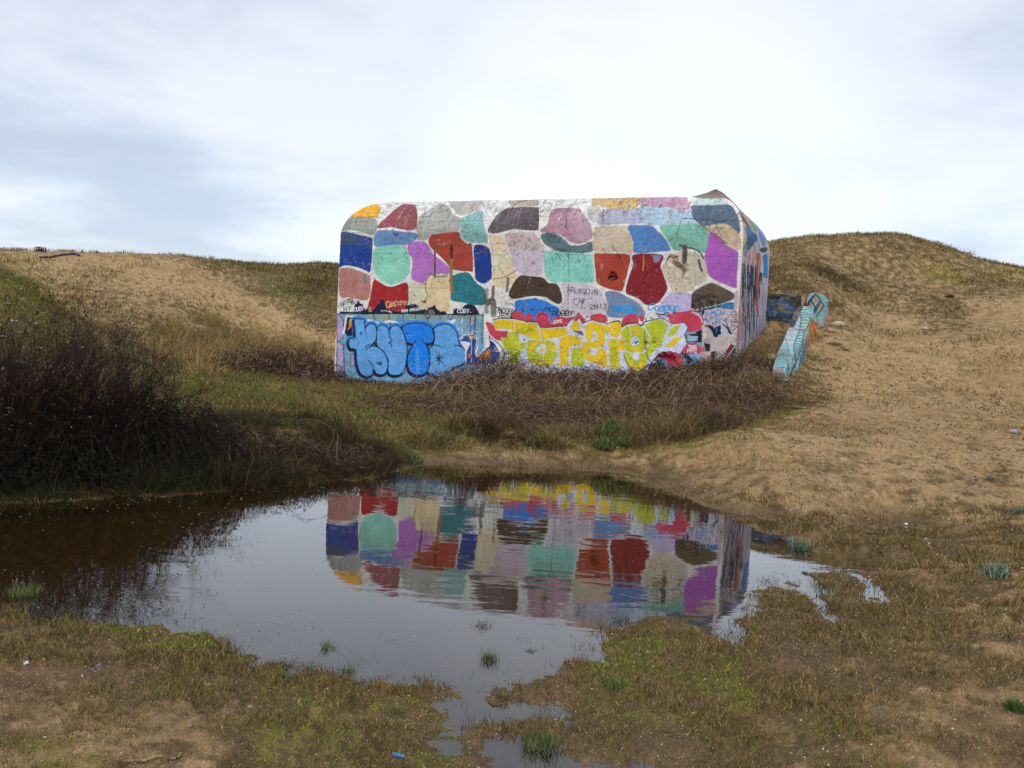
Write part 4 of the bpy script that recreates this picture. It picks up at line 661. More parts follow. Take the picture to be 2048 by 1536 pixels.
# uneven, spalled concrete
facef = np.zeros(SS.shape[1], int); facef[nf:nf + ns_] = 1; facef[nf + ns_:nf + ns_ + nb_] = 2; facef[nf + ns_ + nb_:] = 3
along = np.where(facef % 2 == 0, SS, DD + 40)
dsp = .035 * (fbm(along * .9, ZZ * .9, 3, 101) - .5) + .012 * (fbm(along * 5, ZZ * 5, 4, 103) - .5)
hole = np.clip(worley(along * .9 + 3, ZZ * .9, 107), 0, 1); dsp = dsp - .02 * (1 - sstep(.02, .06, hole))
spx, spy = proj(P3(SS, DD) + ZZ[..., None] * Zn)
for hx, hy, hr, hd in ((1225, 553, 9, .10), (722, 668, 3, .05), (758, 729, 5, .08), (850, 603, 3, .06), (1343, 520, 12, .05), (1365, 540, 14, .04), (1332, 728, 22, .18), (1308, 686, 4, .06), (903, 500, 3, .04), (1075, 440, 4, .04), (1390, 405, 5, .06), (1070, 600, 3, .04)):
    q_ = np.hypot(spx - hx, spy - hy) / hr; dsp = dsp - np.where((facef == 0)[None], hd * (1 - sstep(.5, 1.1, q_ + .5 * (vn(SS * 14, ZZ * 14, 3) - .5))), 0)
nrm = np.zeros(SS.shape + (3,))
for k_, nn in enumerate((-Nn, Tn, Nn, -Tn)): nrm[:, facef == k_] = nn
slope = np.concatenate([np.zeros(len(zring)), th]); nrm = nrm * np.cos(slope)[:, None, None] + Zn * np.sin(slope)[:, None, None]
# soften the vertical arrises a little
V_ = P3(SS, DD) + ZZ[..., None] * Zn + nrm * dsp[..., None]
# colour
wpx = spx + 1.0 * (fbm(SS * 3.2, ZZ * 3.2, 3, 201) - .5) * 2; wpy = spy + 1.0 * (fbm(SS * 3.2 + 9, ZZ * 3.2, 3, 205) - .5) * 2
cb = paint_at(wpx, wpy)
con = mixv(np.broadcast_to(lin((150, 140, 128)), cb.shape), lin((110, 100, 88)), fbm(along * 1.5, ZZ * 1.5, 4, 211))
wearn = fbm(along * 9, ZZ * 7, 4, 221); speck = vn(along * 45, ZZ * 45, 225)
up = sstep(ROOF - 2.2, ROOF - .4, ZZ)
chip = sstep(.73, .76, wearn + .09 * up + .16 * (speck - .5) - .02)
cf = mixv(cb, mixv(con * 1.5, con * .6, sstep(.4, .6, vn(along * 30, ZZ * 30, 9))), chip * .55)
soot = sstep(.50, .75, fbm(along * 14, ZZ * 14, 3, 231) * .6 + .5 * fbm(along * 1.2, ZZ * 2, 3, 235)) * (.25 + .75 * up)
cf = mixv(cf, lin((70, 68, 60)) + 0 * cf, soot * .68 * sstep(.3, .7, speck))
strk = sstep(.60, .80, vn(along * 11, ZZ * .55, 241) * .7 + .3 * vn(along * 40, ZZ * 2, 243)) * up
cf = mixv(cf, np.minimum(cf * 1.3 + .05, .75), strk * .4)
bot = 1 - sstep(1.0, 2.4, ZZ + .8 * fbm(along, ZZ, 3, 245))
seam = np.minimum(np.abs((ZZ + .05 * fbm(along * .8, ZZ * .1, 3, 260)) % 1.02 - .5), 9); hl = (1 - sstep(.006, .016, seam)) * sstep(.42, .55, fbm(along * .9, ZZ * 4, 3, 262))
hair = 1 - sstep(.002, .008, np.abs(fbm(along * .55, ZZ * .55, 5, 264) - .5)); hair2 = 1 - sstep(.0015, .006, np.abs(fbm(along * 1.1 + 40, ZZ * .9, 5, 266) - .5))
cf = cf * (1 - .32 * np.maximum(hl, np.maximum(hair * .9, hair2 * .8) * sstep(.4, .6, vn(along * .7, ZZ * .7, 268))))[..., None]
fl = sstep(.80, .86, vn(along * 26, ZZ * 26, 270)) * sstep(.45, .65, fbm(along * 1.7, ZZ * 1.7, 3, 272)); cf = mixv(cf, np.full(3, .5) + 0 * cf, fl * .28)
dk_ = sstep(.80, .85, vn(along * 30, ZZ * 30, 274)) * sstep(.4, .6, fbm(along * 2.1 + 9, ZZ * 2.1, 3, 276)); cf = cf * (1 - .38 * dk_)[..., None]
cf = cf * (.88 + .24 * fbm(along * 20, ZZ * 20, 2, 278))[..., None]
cf = cf * (1 - .12 * (fbm(along * 2.2, ZZ * 2.2, 3, 251) - .5) * 2)[..., None]
front = (facef == 0)[None] & np.ones_like(SS, bool)
top_in = (DD > RAD * .93) & (SS > RAD * .9)
# right side: runs of drips under smears of colour
u_, z_ = DD * 2.4, ZZ
wob = fbm(u_ * 2, z_ * 1.3, 3, 301); st1 = vn(u_ * 4.5, z_ * .8 + 3 * vn(u_ * 4.5, z_ * 0, 5), 303); st2 = vn(u_ * 7, z_ * 1.1, 307); st3 = vn(u_ * 3, z_ * .5, 311)
cs = paint_at(wpx, wpy, True)
cs = mixv(cs, con, chip * .5) * (.8 + .4 * fbm(along * 12, ZZ * 12, 2, 339))[..., None]
CC = np.where((facef == 0)[None, :, None], cf, np.where((facef == 1)[None, :, None], cs, con))
lx = (facef == 3)[None] & (ZZ > ROOF - 1.6)
CC = np.where((lx & (DD > .6) & (DD < 2.6))[..., None], lin((150, 90, 70)), CC)
nL = SS.shape[1]; nZ = len(ZR)
# roof cap: rings shrinking to the middle line
cap = []
for k_ in (.15, .4, .7, .99):
    cs_, cd_ = W_ / 2, DEPTH / 2; cap.append(np.stack([cs_ + (SS[-1] - cs_) * (1 - k_), cd_ + (DD[-1] - cd_) * (1 - k_)], -1))
capV = [base[None] + q[:, :1] * Tn + q[:, 1:] * Sd + (ROOF + .02 * (vn(q[:, 0] * 3, q[:, 1] * 3, 7)))[:, None] * Zn for q in cap]
allV = np.concatenate([V_.reshape(-1, 3)] + capV); allC = np.concatenate([CC.reshape(-1, 3)] + [np.broadcast_to(lin((150, 138, 124)), (nL, 3))] * 4)
ii = np.arange((nZ + 4) * nL).reshape(nZ + 4, nL); jj = np.roll(ii, -1, 1)
Fb = np.stack([ii[:-1], jj[:-1], jj[1:], ii[1:]], -1).reshape(-1, 4)
bm, t, p = mat_new('painted_concrete')
at_ = N(t, 'ShaderNodeVertexColor', layer_name='Col'); ge = N(t, 'ShaderNodeNewGeometry')
na = noise(t, ge.outputs['Position'], 22, 5, .75); nb2 = noise(t, ge.outputs['Position'], 3.5, 5, .65)
cc = mixc(t, 1.0, at_.outputs[0], maprange(t, na, .3, .7, .80, 1.15, False), 'MULTIPLY'); cc = mixc(t, 1.0, cc, maprange(t, nb2, .3, .7, .85, 1.10, False), 'MULTIPLY')
pit = maprange(t, noise(t, ge.outputs['Position'], 38, 3, .7), .74, .80, 0, .5)
cc = mixc(t, pit, cc, (.10, .09, .08)); LK(t, cc, p.inputs['Base Color'])
p.inputs['Roughness'].default_value = .7; p.inputs['Specular IOR Level'].default_value = .25
bump(t, p, math_n(t, 'ADD', na, math_n(t, 'MULTIPLY', nb2, 2.0)), .7, .02)
bunker = empty('bunker', tuple(base + Tn * W_ / 2 + Sd * DEPTH / 2))
tag(bunker, 'big concrete blockhouse with rounded roof edges, painted with harlequin patches and graffiti', 'bunker')
bunker_body = build('concrete_body', allV, Fb, bm, bunker, allC, smooth=True)
# mound of mortar on the roof corner
def blob(name, c0, rx, ry, rz, mat, col, parent=None, seed=1, nu=40, nv=20, rot=0, amp=.3, fr=2.0, peak=None):
    u = np.linspace(0, 2 * math.pi, nu, endpoint=False); v = np.linspace(-math.pi / 2, math.pi / 2, nv); U, Vv = np.meshgrid(u, v)
    x = np.cos(Vv) * np.cos(U); y = np.cos(Vv) * np.sin(U); z = np.sin(Vv)
    n_ = 1 + amp * (fbm(x * fr + 5 + z, y * fr + z * 1.7, 4, seed) - .5) * 2
    if peak is not None: n_ = n_ * (1 + peak * np.clip(z, 0, 1) ** 4)
    x, y, z = x * rx * n_, y * ry * n_, z * rz * n_; c_, s_ = math.cos(rot), math.sin(rot)
    P_ = np.stack([c_ * x - s_ * y, s_ * x + c_ * y, z], -1) + np.array(c0)
    i2 = np.arange(nu * nv).reshape(nv, nu); j = np.roll(i2, -1, 1)
    F_ = np.stack([i2[:-1], j[:-1], j[1:], i2[1:]], -1).reshape(-1, 4)
    cl = np.array(col) * (.75 + .5 * fbm(P_[..., 0] * 12, P_[..., 1] * 12 + P_[..., 2] * 9, 3, seed + 3))[..., None]
    return build(name, P_.reshape(-1, 3), F_, mat, parent, cl.reshape(-1, 3), smooth=False)
MROCK = colmat('rough_rock', .9, .1, .3, 25, .01)
pk = on_wall(1415., 392.); q0 = base + Tn * (W_ - 1.02) + Sd * 1.05 + Zn * (ROOF)
_u, _r = np.meshgrid(np.linspace(0, 2 * math.pi, 40, endpoint=False), np.linspace(.01, 1, 16)); _k = 1 + .3 * (vn(_u * 1.2, _r * 2, 9) - .5)
_hp = q0 + (_r * .78 * _k * np.cos(_u))[..., None] * Tn + (_r * .5 * _k * np.sin(_u))[..., None] * Nn + ((.22 * (1 - _r) ** 1.15 + .04 * (vn(_u * 3, _r * 6, 5) - .5) * (1 - _r)) - .03)[..., None] * Zn
_in = np.clip(np.minimum(1.02 - _r * .78 * _k * np.cos(_u), 1.05 + _r * .5 * _k * np.sin(_u)), 0, RAD); _hp[..., 2] += -RAD + RAD * np.sqrt(1 - (1 - _in / RAD) ** 2)
_i = np.arange(640).reshape(16, 40); _j = np.roll(_i, -1, 1)
build('mortar_heap', _hp.reshape(-1, 3), np.stack([_i[1:], _j[1:], _j[:-1], _i[:-1]], -1).reshape(-1, 4), MROCK, bunker, np.repeat(mixv(np.broadcast_to(lin((150, 134, 120)), _hp.shape), lin((96, 80, 66)), 1 - _r).reshape(-1, 3), 1, 0))
# ------------------------------------------------------------------ low painted wall and blocks beside the bunker
wallw = empty('low_wall', tuple(at_D(1590., 700., 22.5))); tag(wallw, 'low sloping concrete wall with a green painted ladder pattern, right of the bunker', 'wall')
ST = [(1546, 735, 1569, 742, 19.6), (1554, 710, 1591, 703, 21.2), (1570, 674, 1607, 673, 23.2), (1584, 635, 1617, 645, 24.8), (1594, 616, 1628, 624, 25.7), (1599, 612, 1627, 613, 26.0)]
SA = np.array(ST, float); tt = np.linspace(0, 5, 150); q_ = np.minimum(tt.astype(int), 4); f_ = (tt - q_)[:, None]; SA = SA[q_] * (1 - f_) + SA[q_ + 1] * f_
Lp, Rp = at_D(SA[:, 0], SA[:, 1], SA[:, 4]), at_D(SA[:, 2], SA[:, 3], SA[:, 4] + .06)
out = np.array((.33, .02, 0)); zb = ground_z(Rp[:, 0], Rp[:, 1]) - .45
Rb = Rp + out * np.linspace(.6, 1, 150)[:, None]; Rb[:, 2] = np.minimum(zb, Rp[:, 2] - .5); Lb = Lp - out * .2; Lb[:, 2] = Rb[:, 2]
def strip(a, b, n): k = np.linspace(0, 1, n)[None, :, None]; return a[:, None] * (1 - k) + b[:, None] * k
G_ = np.concatenate([strip(Lb, Lp, 14)[:, :-1], strip(Lp, Rp, 36)[:, :-1], strip(Rp, Rb, 40)], 1)
G_ = np.concatenate([G_[:1] * .0 + (G_[:1].mean(1, keepdims=True)), G_, G_[-1:].mean(1, keepdims=True) + G_[-1:] * 0], 0)
# near end: flat face closed with rings
ring0 = G_[1]; cen = ring0.mean(0); mids = [cen + (ring0 - cen) * k for k in (.01, .2, .4, .6, .8)]
ring1 = G_[-2]; cen1 = ring1.mean(0)
G_ = np.concatenate([np.array(mids), G_[1:-1], (cen1 + (ring1 - cen1) * .01)[None]], 0)
G_ = G_ + (.012 * (fbm(G_[..., 0] * 7, G_[..., 2] * 7 + G_[..., 1] * 5, 3, 401) - .5) * 2)[..., None] * Zn
def carry(P, seed=0, wear=.75):
    px, py = proj(P); px = px + 1.2 * (vn(P[..., 0] * 9, P[..., 2] * 9 + P[..., 1] * 5, seed) - .5); c_ = paint_at(px, py)
    w_ = sstep(.60, .66, fbm(P[..., 0] * 8 + P[..., 1] * 5, P[..., 2] * 9, 4, seed + 3)) * wear
    c_ = c_ * (.72 + .5 * fbm(P[..., 0] * 14 + P[..., 1] * 9, P[..., 2] * 16, 3, seed + 9))[..., None]; return mixv(c_, lin((128, 118, 108)) + 0 * c_, w_)
n0, n1_ = G_.shape[:2]; i3 = np.arange(n0 * n1_).reshape(n0, n1_); j3 = np.roll(i3, -1, 1)
Fq = np.stack([i3[:-1], j3[:-1], j3[1:], i3[1:]], -1).reshape(-1, 4)
build('wall_body', G_.reshape(-1, 3), Fq, bm, wallw, carry(G_, 5).reshape(-1, 3))
def prism(name, label, pts, D, back, n=70, sd=1, cat='block', tilt=0.0):
    P = np.array(pts, float); seg = np.roll(P, -1, 0) - P; L = np.hypot(*seg.T); cum = np.concatenate([[0], np.cumsum(L)]); t_ = np.linspace(0, cum[-1], n, endpoint=False)
    k = np.searchsorted(cum, t_, 'right') - 1; bd = P[k] + seg[k] * ((t_ - cum[k]) / L[k])[:, None]; c0 = bd.mean(0)
    rings = [c0 + (bd - c0) * s for s in np.linspace(.02, .97, 30)] + [bd]
    Fv = [at_D(r[:, 0], r[:, 1], D + tilt * (r[:, 1] - c0[1]) / 100) for r in rings]
    bv = np.array(back); Bk = [Fv[-1] + bv * s for s in (.03, .25, .5, .75, 1.0)]; cb_ = Bk[-1].mean(0); Bk.append(cb_ + (Bk[-1] - cb_) * .02)
    A_ = np.array(Fv + Bk); A_ = A_ + (.010 * (fbm(A_[..., 0] * 6 + sd, A_[..., 2] * 6 + A_[..., 1] * 4, 3, sd) - .5) * 2)[..., None] * np.array((.3, .6, .5))
    n0, n1 = A_.shape[:2]; i_ = np.arange(n0 * n1).reshape(n0, n1); j_ = np.roll(i_, -1, 1)
    c_ = carry(A_, sd); c_[len(Fv) + 1:] = np.where((A_[len(Fv) + 1:, :, 0] > cb_[0])[..., None], c_[len(Fv) + 1:], lin((130, 124, 114)))
    o = build(name, A_.reshape(-1, 3), np.stack([i_[:-1], j_[:-1], j_[1:], i_[1:]], -1).reshape(-1, 4), bm, None, c_.reshape(-1, 3))
    return tag(o, label, cat)
prism('concrete_block', 'dark concrete block with a blue painted swirl, half buried beside the bunker wall', [(1531, 590), (1565, 586), (1601, 588), (1602, 640), (1596, 700), (1531, 700)], 26.75, (.35, .9, .05), sd=21)
prism('diamond_block', 'pale blue concrete block painted with pink diamonds, tilted behind the low wall', [(1613, 604), (1618.5, 587), (1630, 585.5), (1646.5, 590.5), (1657.5, 600), (1654, 634), (1646, 652), (1622, 662)], 26.5, (.10, .55, -.10), sd=31)
# ------------------------------------------------------------------ stones and litter
def ground_hit(px, py):
    d = ray(np.array([float(px)]), np.array([float(py)]))[0]; s = np.exp(np.linspace(math.log(2.0), math.log(75), 700)); P = CO + d * s[:, None]
    g_ = ground_z(P[:, 0], P[:, 1]); k = np.argmax(P[:, 2] < g_)
    return np.array((P[k, 0], P[k, 1], g_[k]))
STN = [(1676, 652, .20, (176, 160, 140), 'pale rounded stone on the sand right of the diamond block', 'rock'), (1660, 665, .16, (150, 136, 116), 'small tan stone at the foot of the diamond block', 'rock'), (1534, 728, .30, (150, 128, 104), 'lump of pale rubble between the bunker corner and the low wall', 'rubble'), (1553, 738, .16, (140, 120, 98), 'small rubble piece touching the near end of the low wall', 'rubble'),
       (1510, 722, .2, (136, 116, 92), 'rubble stone close to the bunker right corner', 'rubble'), (1849, 660, .12, (176, 164, 150), 'pale grey stone lying alone on the sandy slope', 'rock'), (1237, 899, .035, (150, 148, 150), 'small grey pebble stone below the green shrub', 'rock'), (197, 1334, .016, (104, 104, 106), 'grey stone on the mossy bank, bottom left', 'rock'), (1812, 1050, .02, (230, 224, 214), 'white pebble beside the small puddle', 'rock'),
       (1900, 596, .16, (70, 52, 40), 'dark brown stump lying on the right dune slope', 'stump'), (1810, 1094, .016, (206, 200, 190), 'pale pebble right of the shallow puddle', 'rock'), (380, 1455, .009, (140, 138, 136), 'pale grey flint on the sand, lower left', 'rock')]
for k_, (px, py, r_, c_, lb, ct) in enumerate(STN):
    g_ = ground_hit(px, py); tag(blob('stone' if ct == 'rock' else ct, g_ + (0, 0, r_ * .25), r_, r_ * .8, r_ * .55, MROCK, lin(c_), None, 500 + k_, 22, 12, rot=k_, amp=.35), lb, ct)
MLIT = colmat('litter_plastic', .5, .4, .1, 30)
def scrap(px, py, r, rgb, name, label, cat, group=None, sd=0):
    g_ = ground_hit(px, py); n = 14; u, v = np.meshgrid(np.linspace(-1, 1, n), np.linspace(-1, 1, n)); a_ = sd * 1.7; X = r * (u * math.cos(a_) - .7 * v * math.sin(a_)); Y = r * (u * math.sin(a_) + .7 * v * math.cos(a_))
    Z = r * .9 * np.abs(fbm(u * 1.6 + sd * 3, v * 1.6, 3, sd + 600) - .3) + r * .05; edge = 1 - .35 * vn(np.arctan2(v, u) * 2, sd + 0 * u, 3); P = np.stack([X * edge, Y * edge, Z], -1); B = P.copy(); B[..., 2] -= .004
    A_ = np.concatenate([P.reshape(-1, 3), B.reshape(-1, 3)]) + g_; i_ = np.arange(n * n).reshape(n, n); F1 = np.stack([i_[:-1, :-1], i_[:-1, 1:], i_[1:, 1:], i_[1:, :-1]], -1).reshape(-1, 4)
    bd = np.concatenate([i_[0], i_[1:, -1], i_[-1, -2::-1], i_[-2:0:-1, 0]]); bn = np.roll(bd, -1); F2 = np.stack([bd, bn, bn + n * n, bd + n * n], -1)
    return tag(build(name, A_, np.concatenate([F1, F1[:, ::-1] + n * n, F2]), MLIT, None, lin(rgb) + 0 * A_), label, cat, group)
scrap(1988, 790, .06, (214, 60, 56), 'plastic_scrap', 'small bright red plastic scrap on the open sand at right', 'litter', None, 3)
scrap(52, 1330, .016, (226, 224, 222), 'paper_scrap', 'tiny white scrap on the sandy bank, bottom left', 'litter', None, 5)
scrap(418, 1371, .013, (226, 218, 206), 'paper_scrap', 'small cream scrap on the moss below the pond', 'litter', None, 7)
for k_, (px, py) in enumerate([(535, 584), (515, 566), (492, 558), (582, 560), (590, 616), (606, 640), (655, 628), (640, 608), (588, 594), (637, 634), (560, 545), (646, 648), (625, 594), (503, 577), (662, 672), (610, 622), (571, 602), (548, 566)]):
    scrap(px, py, rng.uniform(.06, .13), (214, 220, 226), 'litter_scrap', 'white scrap of litter on the grassy slope left of the bunker', 'litter', 'litter on the far slope', 20 + k_)
for k_, (px, py) in enumerate([(10, 590), (42, 600), (70, 648), (38, 580), (6, 675), (12, 608), (40, 668), (84, 615), (110, 640), (28, 645)]):
    scrap(px, py, rng.uniform(.05, .09), (206, 214, 218), 'litter_scrap', 'whitish litter scrap on the mossy mound at the left edge', 'litter', 'litter on the near mound', 60 + k_)
for k_, (px, py, c_, lb) in enumerate([(283, 556, (216, 216, 214), 'white flat litter high on the sandy path of the left dune'), (552, 648, (60, 110, 170), 'blue litter scrap on the pale path near the bunker'), (490, 674, (216, 216, 220), 'white litter scrap where the sandy path meets the grass'), (326, 624, (206, 200, 196), 'pale litter scrap in the middle of the left dune slope'), (300, 716, (210, 206, 200), 'white litter in the dry grass beyond the bare bush'), (555, 776, (206, 202, 200), 'pale litter scrap in the grass left of the bunker'), (442, 649, (210, 206, 200), 'pale litter scrap beside the green herbs on the dune path')]):
    scrap(px, py, .08, c_, 'litter_scrap', lb, 'litter', None, 90 + k_)
def lathe(prof, n=20):
    u = np.linspace(0, 2 * math.pi, n, endpoint=False); V = np.array([[(r * math.cos(a), r * math.sin(a), z) for a in u] for z, r in prof]); i_ = np.arange(len(prof) * n).reshape(len(prof), n); j_ = np.roll(i_, -1, 1)
    return V.reshape(-1, 3), np.stack([i_[:-1], j_[:-1], j_[1:], i_[1:]], -1).reshape(-1, 4)
def laid(name, prof, at, ang, mat, rgb, parent, roll=0.0):
    V, F = lathe(prof); V = V[:, [2, 0, 1]]; c_, s_ = math.cos(ang), math.sin(ang); V = np.stack([c_ * V[:, 0] - s_ * V[:, 1], s_ * V[:, 0] + c_ * V[:, 1], V[:, 2]], -1) + at
    return build(name, V, F, mat, parent, lin(rgb) + 0 * V, smooth=False)
g_ = ground_hit(795, 1519); lt = empty('lighter', tuple(g_)); tag(lt, 'small blue plastic lighter lying on the moss at the bottom edge', 'lighter')
up_ = np.array((0, 0, .008)); laid('lighter_body', [(-.020, .001), (-.020, .0068), (-.018, .008), (.016, .008), (.018, .0068), (.018, .001)], g_ + up_, -.25, MLIT, (40, 110, 160), lt); laid('lighter_cap', [(.0185, .001), (.0185, .007), (.026, .006), (.027, .004), (.027, .001)], g_ + up_, -.25, MLIT, (120, 124, 132), lt)
g_ = ground_hit(2026, 868); cn = empty('drink_can', tuple(g_)); tag(cn, 'white drink can lying on the sand at the right edge', 'can'); up_ = np.array((0, 0, .03))
laid('can_body', [(-.06, .001), (-.06, .024), (-.052, .033), (.045, .033), (.052, .027)], g_ + up_, 2.3, MLIT, (150, 152, 158), cn); laid('can_lid', [(.0525, .027), (.0535, .029), (.0545, .027), (.0545, .001)], g_ + up_, 2.3, MLIT, (120, 120, 126), cn)
MW = colmat('weathered_wood', .9, .1, .3, 40, .004)
def pole(name, pts, r, rgb, label, cat, lift=.6, seed=0):
    P = []
    for a, b in zip(pts[:-1], pts[1:]):
        for k in np.arange(0, 1, .2): P.append(ground_hit(a[0] + (b[0] - a[0]) * k, a[1] + (b[1] - a[1]) * k))
    P.append(ground_hit(*pts[-1])); P = np.array(P); P[:, 2] += r * lift
    r_ = r * (.92 + .1 * rng.random(len(P))); S = np.concatenate([P[:-1], P[1:], r_[:-1, None], r_[1:, None]], 1); V, F = tubes(S, 8)
    return tag(build(name, V, F, MW, None, lin(rgb) * (.8 + .4 * rng.random((len(V), 1)))), label, cat)
pole('hose', [(80, 517), (100, 517), (125, 512), (148, 510), (158, 513)], .08, (66, 66, 80), 'dark hose lying in a curve near the top of the left dune', 'hose')
pole('driftwood', [(252, 1529), (324, 1522)], .006, (150, 128, 96), 'flat piece of driftwood at the bottom edge', 'driftwood', 1.0); pole('driftwood', [(338, 1524), (362, 1516)], .005, (140, 118, 90), 'short bent driftwood stick beside the longer piece', 'driftwood', 1.0)
pole('driftwood', [(72, 503), (82, 503), (90, 505)], .16, (96, 84, 70), 'weathered log on the crest of the left dune', 'driftwood', 1.0)
# ------------------------------------------------------------------ vegetation
MGR = colmat('grass_blades', .75, .15, .2, 20); MTW = colmat('twigs', .85, .1, .2, 20)
def blades(P, h, w, col, lean=.5, curl=.5, r=rng):
    n = len(P); a = r.uniform(0, 2 * math.pi, n); b = r.uniform(0, 2 * math.pi, n); ln = np.abs(r.normal(lean, lean * .5, n))
    side = np.stack([np.cos(b), np.sin(b), 0 * b], -1) * (w / 2)[:, None]; dr = np.stack([np.cos(a), np.sin(a), 0 * a], -1)
    up = 1 / np.sqrt(1 + ln ** 2); v1 = (dr * (ln * up)[:, None] + Zn * up[:, None]) * (h * .55)[:, None]; l2 = ln * (1 + curl * 2); u2 = 1 / np.sqrt(1 + l2 ** 2); v2 = v1 + (dr * (l2 * u2)[:, None] + Zn * u2[:, None]) * (h * .5)[:, None]
    V = np.stack([P - side, P + side, P + v1 - side * .75, P + v1 + side * .75, P + v2], 1); i = (np.arange(n) * 5)[:, None]
    F = np.concatenate([i + np.array([[0, 1, 3]]), i + np.array([[0, 3, 2]]), i + np.array([[2, 3, 4]])])
    C = np.repeat(col[:, None], 5, 1); C = C * np.array([.8, .8, 1, 1, 1.12])[None, :, None]
    return V.reshape(-1, 3), F, C.reshape(-1, 3)
def scatter(n, d0, d1, azr, p=1.0):
    a = rng.uniform(R(azr[0]), R(azr[1]), n); l = rng.random(n) ** p; d = np.exp(math.log(d0) + (math.log(d1) - math.log(d0)) * l)
    return d * np.sin(a), d * np.cos(a), d
DRY = np.array([lin(c_) for c_ in ((160, 132, 84), (128, 100, 60), (96, 74, 46), (70, 54, 36), (106, 96, 46), (138, 118, 74), (122, 112, 54))])
GRN = np.array([lin(c_) for c_ in ((92, 110, 46), (74, 96, 44), (112, 124, 52))]); MOS = np.array([lin(c_) for c_ in ((150, 152, 30), (118, 124, 34), (84, 92, 30))])
def inbunker(x, y):
    s = (x - base[0]) * Tn[0] + (y - base[1]) * Tn[1]; d = (x - base[0]) * Nn[0] + (y - base[1]) * Nn[1]; return (s > -.02) & (s < W_ + d * .11 + .05) & (d > -.05) & (d < 5)
def turf(name, n, d0, d1, hr, w, k_veg, label, azr=(-36, 36), p=1.0, drymul=1.0, lean=.7):
    x, y, d = scatter(n, d0, d1, azr, p); z = ground_z(x, y, True); zz = zone(x, y, z); cl = fbm(x * 3.2 * 6 / np.sqrt(d0 * d1) , y * 3.2 * 6 / np.sqrt(d0 * d1), 3, 700)
    s = np.full(n, 9.0); nr = d < 18; s[nr] = sd_poly(x[nr], y[nr], SHW)
    pr = np.clip((zz[:, 0] * 1.1 + zz[:, 1] * .8 + zz[:, 2] * .8 + zz[:, 4] * .4 + (cl - .5) * 2.2) * k_veg - .08, 0, 1)
    wat = z < 0; pr = np.where(wat, np.where((s > -.7) & (d < 6.5), .55 * sstep(.46, .60, cl) * (1 - sstep(0, .7, -s)), 0) + np.where((x < 0) & (d > 7) & (s > -.5), .35, 0), pr)
    pr = np.where(inbunker(x, y), 0, pr); k = rng.random(n) < pr; x, y, z, d, zz, wat, cl = x[k], y[k], z[k], d[k], zz[k], wat[k], cl[k]; m_ = len(x)
    c_ = DRY[rng.integers(0, len(DRY), m_)] * drymul; gr = rng.random(m_) < (.07 + zz[:, 2] * .75); c_[gr] = GRN[rng.integers(0, 3, gr.sum())]
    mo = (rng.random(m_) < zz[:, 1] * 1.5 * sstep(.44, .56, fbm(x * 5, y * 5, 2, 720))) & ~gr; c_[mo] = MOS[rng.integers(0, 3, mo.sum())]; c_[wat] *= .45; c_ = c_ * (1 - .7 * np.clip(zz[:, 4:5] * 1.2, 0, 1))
    h = rng.uniform(*hr, m_) * (.5 + cl) * np.where(mo, .45, 1) * np.clip(d / math.sqrt(d0 * d1), .6, 1.6); ww = w * rng.uniform(.6, 1.4, m_) * np.clip(d / math.sqrt(d0 * d1), .5, 1.8) * np.where(mo, 1.6, 1)
    V, F, C = blades(np.stack([x, y, z - .004], -1), h, ww, c_ * rng.uniform(.45, 1.5, (m_, 1)), lean, .6)
    return tag(build(name, V, F, MGR, None, C), label, 'grass', None, 'stuff')
turf('turf', 520000, 2.3, 9.5, (.014, .055), .0030, .95, 'short matted brown and mossy turf around the pond')
def clumps(name, n, d0, d1, hr, w, per, rad, label, thr=.45, cols=DRY, p=1.0):
    x, y, d = scatter(n, d0, d1, (-36, 36), p); z = ground_z(x, y); zz = zone(x, y, z); f = d / math.sqrt(d0 * d1)
    k = (rng.random(n) < np.clip(zz[:, 0] * 1.3 + zz[:, 1] * .4 + zz[:, 4] - .12, .03, 1) * sstep(thr - .1, thr + .1, fbm(x * 9 / f.mean(), y * 9 / f.mean(), 2, 770))) & (z > -.012) & ~inbunker(x, y)
    x, y, z, d, f = x[k], y[k], z[k], d[k], f[k]; m_ = len(x) * per; rr_ = np.repeat(rad * f * rng.uniform(.4, 1.3, len(x)), per); a = rng.uniform(0, 6.283, m_); q = rr_ * np.sqrt(rng.random(m_)); X = np.repeat(x, per) + q * np.cos(a); Y = np.repeat(y, per) + q * np.sin(a)
    ci = rng.integers(0, len(cols), len(x)); c_ = cols[np.where(rng.random(m_) < .6, np.repeat(ci, per), rng.integers(0, len(cols), m_))] * rng.uniform(.6, 1.2, (m_, 1)); h = rng.uniform(*hr, m_) * np.repeat(f * rng.uniform(.5, 1.3, len(x)), per)
    V, F, C = blades(np.stack([X, Y, np.repeat(z, per) - .008], -1), h, w * np.repeat(f, per), c_, .9, .7); return tag(build(name, V, F, MGR, None, C), label, 'grass', None, 'stuff')
clumps('turf_tussocks', 16000, 2.3, 9.5, (.02, .055), .0026, 16, .035, 'small brown tussocks standing out of the turf round the pond', .5)
clumps('dry_tussocks', 7000, 9, 30, (.06, .16), .009, 18, .14, 'dry brown tussocks between the pond and the dunes', .52)
clumps('dune_tussocks', 9000, 27, 66, (.08, .26), .022, 18, .36, 'dry tussocks scattered over both dunes', .5)
x, y, d = scatter(30000, 5, 34, (-8, 36), .8); z = ground_z(x, y); k = (z > .06) & (fbm(x * 2, y * 2, 3, 780) > .42) & (rng.random(len(x)) < .5) & ~inbunker(x, y); x, y, z, d = x[k], y[k], z[k], d[k]; n = len(x); a = rng.uniform(0, 6.28, n); l_ = rng.uniform(.004, .016, n) * np.clip(d / 7, .8, 3)
